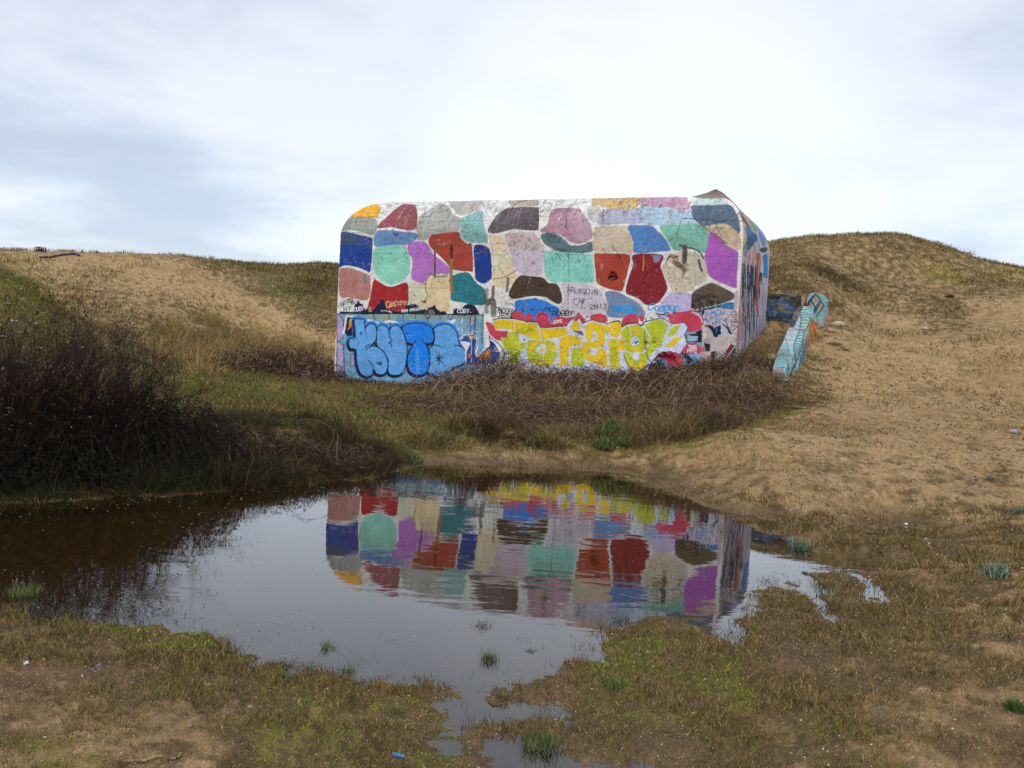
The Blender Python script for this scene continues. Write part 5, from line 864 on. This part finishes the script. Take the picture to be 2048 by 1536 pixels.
u_ = np.stack([np.cos(a), np.sin(a), .15 + 0 * a], -1) * l_[:, None]; v_ = np.stack([-np.sin(a), np.cos(a), .1 + 0 * a], -1) * (l_ * rng.uniform(.2, .6, n))[:, None]; P = np.stack([x, y, z + .004], -1); V = np.stack([P - u_, P - v_, P + u_, P + v_, P + Zn * l_[:, None] * .5], 1); i_ = (np.arange(n) * 5)[:, None]
F = np.concatenate([i_ + np.array([f]) for f in ((0, 1, 4), (1, 2, 4), (2, 3, 4), (3, 0, 4))]); PC = np.array([lin(c_) for c_ in ((70, 52, 36), (92, 70, 48), (52, 42, 34), (120, 96, 66), (190, 176, 154))])
tag(build('beach_debris', V.reshape(-1, 3), F, MTW, None, np.repeat(PC[rng.choice(5, n, p=[.3, .27, .2, .18, .05])], 5, 0)), 'dark bits of dried weed and twig strewn over the sand', 'debris', None, 'stuff')
turf('dry_grass', 260000, 9, 30, (.04, .13), .009, .75, 'dry olive and brown grass between the pond and the bunker', lean=.6)
turf('dune_grass', 260000, 28, 68, (.08, .22), .028, .72, 'thin dry grass covering the dunes behind the bunker', lean=.5)
def patch(name, n, poly, hr, w, cols, label, lean=.4, curl=.5, thr=.35, dr=(4, 60)):
    P = np.array(poly, float); x0, y0 = P.min(0); x1, y1 = P.max(0); px, py = rng.uniform(x0, x1, n * 2), rng.uniform(y0, y1, n * 2); ins = np.zeros(n * 2, bool)
    for a, b in zip(P, np.roll(P, -1, 0)): ins ^= ((a[1] > py) != (b[1] > py)) & (px < (b[0] - a[0]) * (py - a[1]) / (b[1] - a[1] + 1e-9) + a[0])
    px, py = px[ins], py[ins]; d_ = ray(px, py); hit = np.full(len(px), 0.); s = np.exp(np.linspace(math.log(dr[0]), math.log(dr[1]), 160))
    X = np.zeros((len(px), 2))
    for sk in s:
        q = CO + d_ * sk; g_ = _gfast(q[:, 0], q[:, 1]); new = (hit == 0) & (q[:, 2] < g_); X[new] = q[new, :2]; hit[new] = sk
    k = (hit > 0); X = X[k] + rng.normal(0, .08, (k.sum(), 2)); cl = fbm(X[:, 0] * 1.5, X[:, 1] * 1.5, 3, 740); k = cl > thr; X = X[k]; cl = cl[k]; z = ground_z(X[:, 0], X[:, 1]); D = np.hypot(*X.T)
    k = (z > -.04) & ~inbunker(X[:, 0], X[:, 1]); X, z, D, cl = X[k], z[k], D[k], cl[k]; m_ = len(X); nn_ = (fbm(X[:, 0] * .9, X[:, 1] * .9, 3, 745) - .3) / .4 * len(cols) + rng.normal(0, .8, m_); c_ = np.array([lin(q) for q in cols])[np.clip(nn_, 0, len(cols) - 1).astype(int)] * rng.uniform(.6, 1.3, (m_, 1))
    V, F, C = blades(np.concatenate([X, z[:, None] - .01], 1), rng.uniform(*hr, m_) * (.35 + 1.3 * sstep(.35, .65, cl)) * (.6 + .8 * vn(X[:, 0] * 3, X[:, 1] * 3, 9)), w * rng.uniform(.6, 1.4, m_), c_, lean, curl)
    return tag(build(name, V, F, MGR, None, C), label, 'grass', None, 'stuff')
_lx = np.linspace(-40, 40, 401); _ly = np.linspace(0, 72, 361); _LX, _LY = np.meshgrid(_lx, _ly); _GF = ground_z(_LX, _LY, False)
def _gfast(x, y):
    i = np.clip(((y - 0) / 72 * 360), 0, 359.99); j = np.clip(((x + 40) / 80 * 400), 0, 399.99); a, b = i.astype(int), j.astype(int); u, v = i - a, j - b
    return (_GF[a, b] * (1 - u) + _GF[a + 1, b] * u) * (1 - v) + (_GF[a, b + 1] * (1 - u) + _GF[a + 1, b + 1] * u) * v
patch('marram_grass', 9000, [(300, 640), (420, 632), (540, 660), (640, 690), (660, 715), (560, 720), (420, 760), (300, 720)], (.2, .55), .014, [(176, 148, 92), (124, 100, 58), (150, 124, 74), (96, 84, 48), (160, 136, 88)], 'tall straw coloured grass at the foot of the left dune', .55, .7, .38, (20, 60))
patch('marsh_grass', 60000, [(360, 880), (480, 830), (640, 840), (760, 900), (820, 925), (760, 950), (560, 975), (380, 985), (-100, 1005), (-100, 960), (300, 950)], (.08, .30), .005, [(84, 66, 42), (60, 48, 32), (50, 40, 28), (96, 78, 48), (58, 54, 32), (70, 56, 36), (58, 62, 32)], 'brown grass hanging over the left pond bank', 1.0, .9, .25, (5, 20))
patch('meadow_grass', 34000, [(330, 760), (680, 760), (800, 800), (1000, 860), (1300, 890), (1100, 905), (830, 900), (640, 860), (480, 830), (340, 830)], (.05, .22), .008, [(84, 98, 42), (112, 94, 54), (150, 126, 80), (90, 72, 44), (104, 108, 46), (164, 138, 92), (84, 66, 40)], 'rough olive and tan grass left of the brambles', .9, .9, .3, (8, 34))
patch('tangle_grass', 26000, [(860, 780), (1480, 770), (1600, 800), (1500, 850), (1380, 880), (1200, 905), (1000, 890), (850, 850)], (.08, .34), .008, [(128, 104, 70), (92, 74, 48), (150, 126, 86), (84, 84, 44), (108, 84, 58), (70, 54, 40)], 'dry grass growing through the brambles', .9, .9, .3, (8, 30))
patch('bank_grass', 9000, [(1480, 700), (1545, 690), (1550, 790), (1660, 790), (1600, 815), (1480, 820)], (.12, .3), .010, [(130, 108, 70), (106, 84, 54), (150, 124, 84)], 'dry brown grass along the foot of the low wall', .5, .8, .3, (12, 34))
# fine gravel and shell bits near the camera
x, y, d = scatter(150000, 2.3, 11, (-36, 36)); z = ground_z(x, y); k = (z > .004) & (rng.random(len(x)) < .55); x, y, z, d = x[k], y[k], z[k], d[k]; n = len(x)
r_ = rng.uniform(.0012, .0042, n) * np.clip(d / 4, .8, 2.2) * np.where(rng.random(n) < .03, 2.2, 1); O = np.array([(1, 0, 0), (0, 1, 0), (-1, 0, 0), (0, -1, 0), (0, 0, .7), (0, 0, -.5)])
V = np.stack([x, y, z], -1)[:, None] + O[None] * r_[:, None, None] * rng.uniform(.7, 1.3, (n, 6, 1)); i_ = (np.arange(n) * 6)[:, None]
F = np.concatenate([i_ + np.array([f]) for f in ((0, 1, 4), (1, 2, 4), (2, 3, 4), (3, 0, 4), (1, 0, 5), (2, 1, 5), (3, 2, 5), (0, 3, 5))]); PC = np.array([lin(c_) for c_ in ((206, 182, 150), (184, 132, 82), (112, 84, 58), (186, 154, 112), (72, 60, 50), (216, 206, 194), (168, 116, 70))])
tag(build('gravel', V.reshape(-1, 3), F, MLIT, None, np.repeat(PC[rng.choice(7, n, p=[.1, .25, .2, .2, .13, .04, .08])], 6, 0)), 'coarse sand grains, grit and shell bits on the damp ground', 'gravel', None, 'stuff')
# scum and floating bits on the water
x, y, d = scatter(26000, 3.0, 12, (-34, 24), .8); s_ = sd_poly(x, y, SHW); k = (s_ < -.03) & (ground_z(x, y) < -.01) & (rng.random(len(x)) < (.10 + .9 * np.exp(s_ * 2.2)) * sstep(.42, .6, fbm(x * 1.6, y * 1.6, 3, 790)) * .6); x, y, d = x[k], y[k], d[k]; n = len(x); a = rng.uniform(0, 6.28, n); l_ = rng.uniform(.002, .009, n) * np.clip(d / 5, .8, 2)
u_ = np.stack([np.cos(a), np.sin(a), 0 * a], -1) * l_[:, None]; v_ = np.stack([-np.sin(a), np.cos(a), 0 * a], -1) * (l_ * rng.uniform(.15, .6, n))[:, None]; P = np.stack([x, y, 0 * x + .0015], -1); V = np.stack([P - u_, P - v_, P + u_, P + v_, P + Zn * .002], 1); i_ = (np.arange(n) * 5)[:, None]
F = np.concatenate([i_ + np.array([f]) for f in ((0, 1, 4), (1, 2, 4), (2, 3, 4), (3, 0, 4))]); PC = np.array([lin(c_) for c_ in ((92, 80, 52), (150, 138, 110), (60, 50, 36), (196, 190, 176))])
tag(build('floating_debris', V.reshape(-1, 3), F, MTW, None, np.repeat(PC[rng.choice(4, n, p=[.35, .25, .25, .15])], 5, 0)), 'specks of scum and plant bits floating on the pond', 'debris', None, 'stuff')
# ------------------------------------------------------------------ single tufts and shrubs
def tuft(px, py, r, h, n, cols, label, name='grass_tuft', cat='grass tuft', w=.004, lean=.45, curl=.6, group=None, sink=.0):
    g_ = ground_hit(px, py); a = rng.uniform(0, 2 * math.pi, n); q = r * .6 * rng.random(n) ** .6; P = np.stack([g_[0] + q * np.cos(a), g_[1] + q * np.sin(a), np.full(n, max(g_[2], -.002) - .004)], -1)
    c_ = np.array([lin(k) for k in cols])[rng.integers(0, len(cols), n)] * rng.uniform(.7, 1.2, (n, 1)); V, F, C = blades(P, rng.uniform(.5, 1, n) * h, w * rng.uniform(.7, 1.3, n), c_, lean, curl)
    return tag(build(name, V, F, MGR, None, C), label, cat, group)
gA = [(86, 108, 54), (106, 126, 66), (62, 82, 42), (110, 104, 58)]; gB = [(96, 118, 96), (116, 134, 108), (76, 98, 82)]; dA = [(70, 52, 34), (92, 66, 40), (54, 42, 30)]
for a in ((1225, 1374, .10, .075, 260, gA, 'bright green grass tuft on the mossy point right of the channel'), (1080, 1508, .13, .10, 420, gA, 'large bright green grass tuft at the bottom centre'), (655, 1306, .06, .075, 110, gA, 'small green tuft standing in the water, left of the channel'), (978, 1334, .08, .08, 170, [(78, 92, 44), (90, 66, 40), (60, 72, 36)], 'dark green and brown tuft standing in the middle of the channel'),
          (48, 1200, .16, .09, 320, gA, 'green tuft in the shallow water at the left edge'), (118, 1272, .05, .04, 90, gA, 'small green tuft on the mossy bank, far left'), (2028, 1418, .07, .08, 380, [(86, 110, 56), (70, 92, 48)], 'round green tussock on sand at the right edge'), (1510, 1108, .10, .05, 120, gA, 'low green tuft at the pond right corner'), (1510, 1262, .05, .04, 90, gA, 'little green tuft beside the narrow inlet'),
          (1088, 1228, .06, .07, 50, gA, 'thin green sprout in the bunker reflection'), (1305, 1200, .05, .05, 40, gA, 'faint green sprout in the purple reflection'), (490, 1408, .05, .06, 70, dA + gA, 'brownish green tuft on the moss left of the channel'), (790, 1425, .06, .05, 110, gA, 'flat green tuft near the water on the left moss'), (700, 1352, .05, .05, 60, gA, 'green sprouts at the left shore'), (1005, 1400, .05, .05, 90, dA + gA, 'dark tuft at the fork of the channel'), (940, 1240, .03, .04, 12, dA, 'few dark blades in open water'),
          (820, 928, .30, .30, 420, gA, 'bright green clump at the far shore beside the brown bank'), (868, 878, .35, .22, 260, gA, 'green clump below the brambles, left side'), (1065, 892, .22, .14, 200, gA, 'small green clump on the far shore below the brambles'), (1415, 838, .2, .16, 160, gA, 'green clump at the foot of the right brambles'), (1590, 818, .22, .16, 200, gA, 'green clump where moss meets the open sand'), (1490, 800, .2, .18, 160, [(96, 106, 66), (80, 90, 56)], 'grey green herb at the right end of the brambles'), (1290, 880, .2, .14, 150, gA, 'low green clump right of the green shrub'), (1520, 790, .18, .16, 150, gA, 'green herb at the tip of the dry grass below the low wall'), (1155, 860, .25, .16, 180, gA, 'green clump left of the green shrub'), (730, 835, .4, .14, 200, gA, 'wide green patch of grass in the rough meadow'), (545, 745, .6, .3, 240, gA, 'green clump at the left end of the far bramble mound'), (325, 662, .7, .25, 200, gA, 'green herbs at the end of the dune path'), (445, 680, .7, .22, 200, gA, 'green herbs beside the pale dune path'),
          (395, 650, .5, .2, 160, gA, 'small green herb cluster on the dune slope')): tuft(*a[:4], int(a[4] * .7), *a[5:6], a[6], w=.0024 if a[1] > 1000 else .009, lean=.7)
for a in ((1600, 1104, .16, .13, 60, 'grey green strap leaved plant at the right pond corner'), (1990, 1160, .15, .15, 80, 'grey green strap leaved plant on the sand at right'), (2040, 1032, .14, .12, 50, 'strap leaved plant cut by the right edge of the picture'), (1980, 962, .10, .10, 26, 'small strap leaved plant on the bare sand, upper right'), (1610, 1150, .05, .04, 20, 'tiny plant among the shallow pools')): tuft(*a[:5], gB, a[5], 'beach_lily', 'plant', .011, .6, .7)
for a in ((1668, 690, .35, .10, 150, 'low green herb mat on the sand right of the low wall'), (1690, 702, .25, .09, 100, 'second herb mat just below the first, right of the low wall'), (1674, 738, .2, .07, 80, 'small green herb on the sand, lowest beside the low wall')): tuft(*a[:5], [(86, 118, 88), (70, 98, 72)], a[5], 'creeping_herb', 'herb', .02, 1.2, .3)
tuft(448, 1150, .10, .09, 34, [(110, 96, 60), (84, 72, 46)], 'sparse dry reeds standing in open water', 'reed_tuft', 'reeds', .003, .2, .5)
tuft(965, 1290, .09, .07, 50, dA, 'loose dark stalks in the water above the channel tuft', 'reed_tuft', 'reeds', .0025, .9, .4); tuft(1045, 1300, .10, .02, 60, dA, 'flat brown floating weed near the right shore', 'water_weed', 'weed', .003, 1.5, .2); tuft(1060, 1310, .05, .03, 40, dA, 'small dark weed by the right mossy point', 'water_weed', 'weed', .003, 1.0, .2)
def twig_bush(px, py, D, stems, L, spread, lean, name, label, cols, r0=.009, depth=4, sd=0, rad=.25, zmin=None):
    r = np.random.default_rng(sd); g0 = at_D(float(px), float(py), D); g0[2] = ground_z(np.array([g0[0]]), np.array([g0[1]]))[0]; S = []
    def grow(p, d, l, rr, lev):
        n = 4; q = p
        for k in range(n):
            d = d + r.normal(0, .10, 3) + np.array((0, 0, .02)); d = d / np.linalg.norm(d); q2 = q + d * l / n; ra, rb = rr * (1 - .5 * k / n), rr * (1 - .5 * (k + 1) / n); S.append((*q, *q2, ra, rb)); q = q2
            if lev < depth and k >= (1 if lev else 0):
                for _ in range(r.integers(1, 3)):
                    u = r.normal(0, 1, 3); u -= u @ d * d; u /= np.linalg.norm(u); dd = d * .86 + u * .5; dd[2] += .12; grow(q, dd / np.linalg.norm(dd), l * r.uniform(.42, .66), rb * .62, lev + 1)
    for k in range(stems):
        a = r.uniform(0, 2 * math.pi); rr_ = rad * math.sqrt(r.random()); p = g0 + (rr_ * math.cos(a), rr_ * math.sin(a), -.05); d = np.array((math.cos(a) * spread * r.uniform(.2, 1) + lean, math.sin(a) * spread * r.uniform(.2, 1), 1.0)); grow(p, d / np.linalg.norm(d), L * r.uniform(.6, 1), r0, 0)
    S = np.array(S); o = empty(name, tuple(g0)); V, F = tubes(S); cc_ = np.array([lin(c_) for c_ in cols]); c_ = cc_[np.repeat(r.integers(0, len(cols), len(S)), 6)] * np.repeat(r.uniform(.7, 1.3, len(S)), 6)[:, None]; build('branches', V, F, MTW, o, c_)
    m_ = int(len(S) * .018); pick = r.integers(0, len(S), m_); P = S[pick, 3:6]; leaf_quads('dead_leaves', P, r.uniform(.010, .022, m_), [(92, 84, 62), (70, 64, 44), (120, 110, 84), (60, 66, 40)], o, r)
    return tag(o, label, 'bush')
def leaf_quads(name, P, s, cols, parent, r):
    n = len(P); a = r.normal(0, 1, (n, 3)); a /= np.linalg.norm(a, axis=1)[:, None]; b = r.normal(0, 1, (n, 3)); b -= (a * b).sum(1)[:, None] * a; b /= np.linalg.norm(b, axis=1)[:, None]; s = s[:, None]
    V = np.stack([P, P + a * s + b * s * .45, P + a * s * 2, P + a * s - b * s * .45], 1).reshape(-1, 3); F = np.arange(n * 4).reshape(n, 4); c_ = np.array([lin(k) for k in cols])[r.integers(0, len(cols), n)] * r.uniform(.6, 1.3, (n, 1))
    return build(name, V, F, MGR, parent, np.repeat(c_, 4, 0))
TW = [(56, 40, 39), (40, 31, 31), (74, 54, 49), (30, 25, 25)]
for k_, a in enumerate(((-230, 960, 9.0, 16, 1.15, .5, .10, 'bare dark bush cut off by the left edge, nearest the corner'), (-60, 950, 9.2, 22, 1.18, .45, .12, 'tallest bare twiggy bush at the left edge'), (70, 945, 9.4, 22, 1.18, .45, .20, 'bare twiggy bush second from the left edge'), (170, 940, 9.6, 20, 1.06, .5, .35, 'bare bush in the middle of the left thicket, leaning right'), (255, 935, 9.8, 14, .80, .55, .5, 'lower bare bush with long arching twigs at the right end of the thicket'))):
    twig_bush(*a[:7], 'bare_bush', a[7], TW, r0=.013, sd=40 + k_, rad=.45)
def bramble(px, D, rx, ry, h, n, label, cols, leaf, nleaf, sd, name='bramble_bush', rc=.0032, seglen=.12, cat='brambles', lsize=(.014, .032), arch=1.0):
    r = np.random.default_rng(sd); p0 = at_D(float(px), 760., D); S = []
    g_c = np.array((p0[0], p0[1], _gfast(p0[:1], p0[1:2])[0])); ex = np.array((p0[1], -p0[0], 0)) / D; ey = np.array((p0[0], p0[1], 0)) / D
    for i in range(n):
        a = r.uniform(0, 2 * math.pi); q = math.sqrt(r.random()); u, v = q * math.cos(a), q * math.sin(a); dirn = r.uniform(0, 2 * math.pi); L = r.uniform(.4, 1.1) * arch; m = max(4, int(L / seglen)); top = h * r.uniform(.25, 1.05) * (.55 + .8 * float(vn(np.array(g_c[0] + u * rx) * 1.4, np.array(g_c[1] + v * ry) * 1.4, 3))) * math.sqrt(max(0.05, 1 - q * q)); P = []
        for k in range(m + 1):
            t_ = k / m; dirn += r.normal(0, .25); u += math.cos(dirn) * L / m / rx; v += math.sin(dirn) * L / m / ry; P.append((u, v, top * (1 - .5 * (2 * t_ - 1) ** 2) + r.normal(0, .03)))
        P = np.array(P); W3 = g_c[:2] + P[:, :1] * rx * ex[:2] + P[:, 1:2] * ry * ey[:2]; zg = _gfast(W3[:, 0], W3[:, 1]); lim = np.sqrt(np.clip(1.15 - P[:, 0] ** 2 - P[:, 1] ** 2, .02, 1)); Z = zg + np.minimum(P[:, 2], h * lim * 1.1 + .05); W3 = np.concatenate([W3, Z[:, None]], 1)
        if zg.min() < .0: continue
        rr_ = rc * r.uniform(.6, 1.4); S.append(np.concatenate([W3[:-1], W3[1:], np.full((m, 1), rr_), np.full((m, 1), rr_ * .9)], 1))
    S = np.concatenate(S); S = S[~inbunker(S[:, 3], S[:, 4])]; S[:, 6:] *= np.where(r.random(len(S)) < .12, 1.6, 1)[:, None]; o = empty(name, tuple(g_c)); V, F = tubes(S); cc_ = np.array([lin(c_) for c_ in cols]); c_ = cc_[np.repeat(r.integers(0, len(cols), len(S)), 6)] * np.repeat(r.uniform(.6, 1.3, len(S)), 6)[:, None]; build('canes', V, F, MTW, o, c_)
    pk_ = r.integers(0, len(S), nleaf); P = S[pk_, :3] + r.normal(0, .03, (nleaf, 3)); leaf_quads('leaves', P, r.uniform(*lsize, nleaf), leaf, o, r)
    return tag(o, label, cat)
BC = [(104, 80, 66), (78, 60, 52), (134, 110, 88), (56, 44, 38), (170, 146, 116), (90, 72, 58)]; BLF = [(86, 56, 48), (64, 46, 40), (106, 74, 56), (54, 46, 36), (78, 74, 46)]; DC = [(40, 34, 30), (30, 26, 24), (52, 43, 36), (66, 54, 42)]; DLF = [(34, 32, 25), (26, 24, 20), (44, 42, 30), (38, 46, 28)]; TC = [(128, 104, 74), (104, 82, 58), (84, 66, 50), (146, 122, 90)]
for k_, a in enumerate(((905, 22.3, 1.2, .8, .55, 500, 'low bramble edge under the blue letters'), (1005, 21.6, 1.3, 1.0, .92, 900, 'highest bramble mound in front of the blue and yellow letters'), (1130, 20.8, 1.5, 1.2, .62, 900, 'bramble mound below the yellow letters'), (1255, 20.3, 1.4, 1.2, .50, 850, 'bramble mound below the end of the yellow letters'), (1365, 20.0, 1.4, 1.1, .54, 850, 'bramble mound below the crimson shapes'),
     (1450, 20.0, 1.0, 1.0, .70, 650, 'tangled brambles at the bunker right corner'), (1528, 18.6, .7, .6, .22, 160, 'thin brambles before the near end of the low wall'))): bramble(*a[:6], a[6], BC, BLF, a[5] * 9, 60 + k_)
for k_, a in enumerate(((900, 16.4, 1.7, 1.6, .30, 420, 'sparse brambles in the rough grass, leftmost in front of the bunker'), (1060, 15.9, 1.6, 1.7, .34, 700, 'brown bramble tangle in the front row, left of centre'), (1200, 15.7, 1.5, 1.6, .34, 700, 'brown bramble tangle in the front row, above the green shrub'), (1335, 15.6, 1.4, 1.6, .40, 750, 'brown bramble tangle in the front row, right of the green shrub'), (1440, 17.0, 1.1, 1.1, .70, 700, 'dark dense bramble clump at the right end of the front row'), (1520, 17.0, .8, .8, .22, 160, 'low dry brambles at the far right of the front row'))): bramble(*a[:6], a[6], TC + BC, BLF, a[5] * 5, 80 + k_)
for k_, a in enumerate(((560, 27.0, 1.7, 1.2, 1.05, 700, 'dark bramble mound in the grass left of the bunker'), (640, 26.4, 1.1, .9, .6, 350, 'low right shoulder of the far bramble mound'), (490, 27.4, 1.1, .9, .5, 350, 'low left end of the far bramble mound'), (705, 25.2, .9, .35, .25, 240, 'thin brambles along the bunker left corner'))): bramble(*a[:6], a[6], BC, BLF, a[5] * 8, 100 + k_, rc=.006, lsize=(.02, .045))
for k_, a in enumerate(((-60, 9.0, 1.0, .7, .85, 800, 'dark brambles under the bush at the left edge'), (100, 9.1, .9, .7, .85, 900, 'dark brambles under the second bare bush'), (230, 9.3, .8, .7, .75, 800, 'dark brambles under the leaning bare bush'), (345, 9.6, .8, .7, .68, 800, 'dark green leaved brambles right of the bare thicket'))): bramble(*a[:6], a[6], DC, DLF, a[5] * 9, 120 + k_, rc=.0021, seglen=.08, lsize=(.010, .024))
for k_, a in enumerate(((440, 9.9, .7, .6, .46, 520, 'brown and green brambles on the bank, below the arching cane'), (545, 10.2, .7, .6, .40, 400, 'brown bramble tangle in the middle of the left bank'), (645, 10.4, .65, .55, .34, 320, 'brown bramble tangle near the tip of the left bank'), (735, 10.8, .55, .5, .24, 200, 'low bramble tangle at the tip of the left bank'))): bramble(*a[:6], a[6], DC + TC, DLF + BLF, a[5] * 6, 130 + k_, rc=.0019, seglen=.08, lsize=(.010, .022))
# pale leaders looping over the brambles
def loops(parent_name, n, boxp, Dr, label, sd):
    r = np.random.default_rng(sd); S = []
    for i in range(n):
        p0 = at_D(r.uniform(*boxp), 760., r.uniform(*Dr)); p0[2] = _gfast(p0[:1], p0[1:2])[0] + .1; a = r.uniform(0, 6.28); L = r.uniform(.5, 1.5); h = r.uniform(.25, .85); t_ = np.linspace(0, 1, 12); w_ = r.normal(0, .25)
        P = p0 + np.stack([np.cos(a + w_ * t_) * L * t_, np.sin(a + w_ * t_) * L * t_ * .5, h * np.sin(np.pi * t_ ** .8) * 1.0], -1); P[:, 2] += _gfast(P[:, 0], P[:, 1]) - _gfast(P[:1, 0], P[:1, 1]); S.append(np.concatenate([P[:-1], P[1:], np.full((11, 1), .004), np.full((11, 1), .003)], 1))
    S = np.concatenate(S); S = S[~inbunker(S[:, 3], S[:, 4])]; V, F = tubes(S); c_ = np.repeat(np.array([lin(k) for k in ((190, 162, 130), (160, 128, 100), (130, 100, 80))])[r.integers(0, 3, len(S))], 6, 0); return tag(build(parent_name, V, F, MTW, None, c_), label, 'canes', None, 'stuff')
loops('loose_canes', 110, (860, 1500), (15.5, 21.0), 'pale loose canes looping over the brambles in front of the bunker', 5)
loops('loose_canes', 40, (470, 660), (26, 27.5), 'pale loose canes over the far bramble mound', 6)
# arching canes that stand clear
def cane(pts, D0_, D1_, r, rgb, label):
    P = np.array(pts, float); P = spline(P, False, 6); D = np.linspace(D0_, D1_, len(P)); W3 = at_D(P[:, 0], P[:, 1], D); rr_ = np.linspace(r, r * .5, len(P)); V, F = tubes(np.concatenate([W3[:-1], W3[1:], rr_[:-1, None], rr_[1:, None]], 1), 5)
    k = np.arange(3, len(W3) - 1); th_ = []
    for i in k: q = rng.normal(0, 1, 3); q /= np.linalg.norm(q); th_.append((*W3[i], *(W3[i] + q * .03), r * .5, r * .1))
    V2, F2 = tubes(np.array(th_), 3); F2 = F2 + len(V); return tag(build('bramble_cane', np.concatenate([V, V2]), np.concatenate([F, F2]), MTW, None, lin(rgb) + np.zeros((len(V) + len(V2), 1))), label, 'cane')
cane([(336, 850), (334, 800), (326, 762), (305, 735), (280, 722), (250, 716), (225, 715)], 9.4, 9.2, .006, (50, 38, 38), 'long dark bramble cane arching over the right end of the bare thicket')
cane([(660, 960), (650, 920), (668, 870), (655, 850), (620, 838), (590, 842)], 10.0, 10.6, .004, (120, 92, 74), 'thin brown cane arching above the brown bank'); cane([(690, 968), (676, 945), (674, 900), (676, 870)], 9.9, 10.1, .004, (150, 130, 110), 'pale dead stem hanging down to the water from the bank'); cane([(356, 815), (345, 785), (325, 765), (318, 762)], 9.6, 9.4, .004, (60, 44, 44), 'short cane inside the long arch')
cane([(1000, 800), (985, 765), (965, 755), (945, 762)], 20.5, 20.3, .008, (140, 104, 78), 'tan cane looping out of the highest bramble mound'); cane([(1330, 870), (1300, 830), (1280, 812), (1262, 808)], 16.4, 16.6, .007, (170, 140, 108), 'pale cane arching over the front brambles'); cane([(760, 820), (790, 800), (840, 792), (870, 800)], 17.0, 17.4, .006, (140, 110, 84), 'thin cane trailing over the rough grass')
# green shrubs
def green_bush(px, py, r, h, n, label, sd):
    g_ = ground_hit(px, py); q = np.random.default_rng(sd); a = q.uniform(0, 2 * math.pi, n); v = q.random(n); rr_ = r * np.sqrt(v) * (.7 + .6 * vn(a * 1.5, a * 0, sd)); z = h * np.sqrt(np.clip(1 - v, 0, 1)) * q.uniform(.3, 1, n)
    P = np.stack([g_[0] + rr_ * np.cos(a), g_[1] + rr_ * np.sin(a), g_[2] + z], -1); o = empty('green_shrub', tuple(g_)); c_ = np.array([lin(k) for k in gA + [(96, 112, 66)]])[q.integers(0, 5, n)] * q.uniform(.7, 1.2, (n, 1)); V, F, C = blades(P, q.uniform(.05, .12, n), np.full(n, .010), c_, .6, .2, q); build('foliage', V, F, MGR, o, C)
    S = np.concatenate([np.repeat(g_[None], 60, 0), P[:60], np.full((60, 1), .006), np.full((60, 1), .002)], 1); V, F = tubes(S); build('stems', V, F, MTW, o, lin((80, 64, 44)) + 0 * V); return tag(o, label, 'shrub')
green_bush(1222, 880, .38, .30, 1000, 'feathery green shrub in front of the brambles, near the far shore', 1); green_bush(1208, 902, .16, .20, 500, 'small bright green shrub just below the feathery one', 2); green_bush(1248, 893, .14, .12, 300, 'little dark green shrub to the right of the bright one', 3)
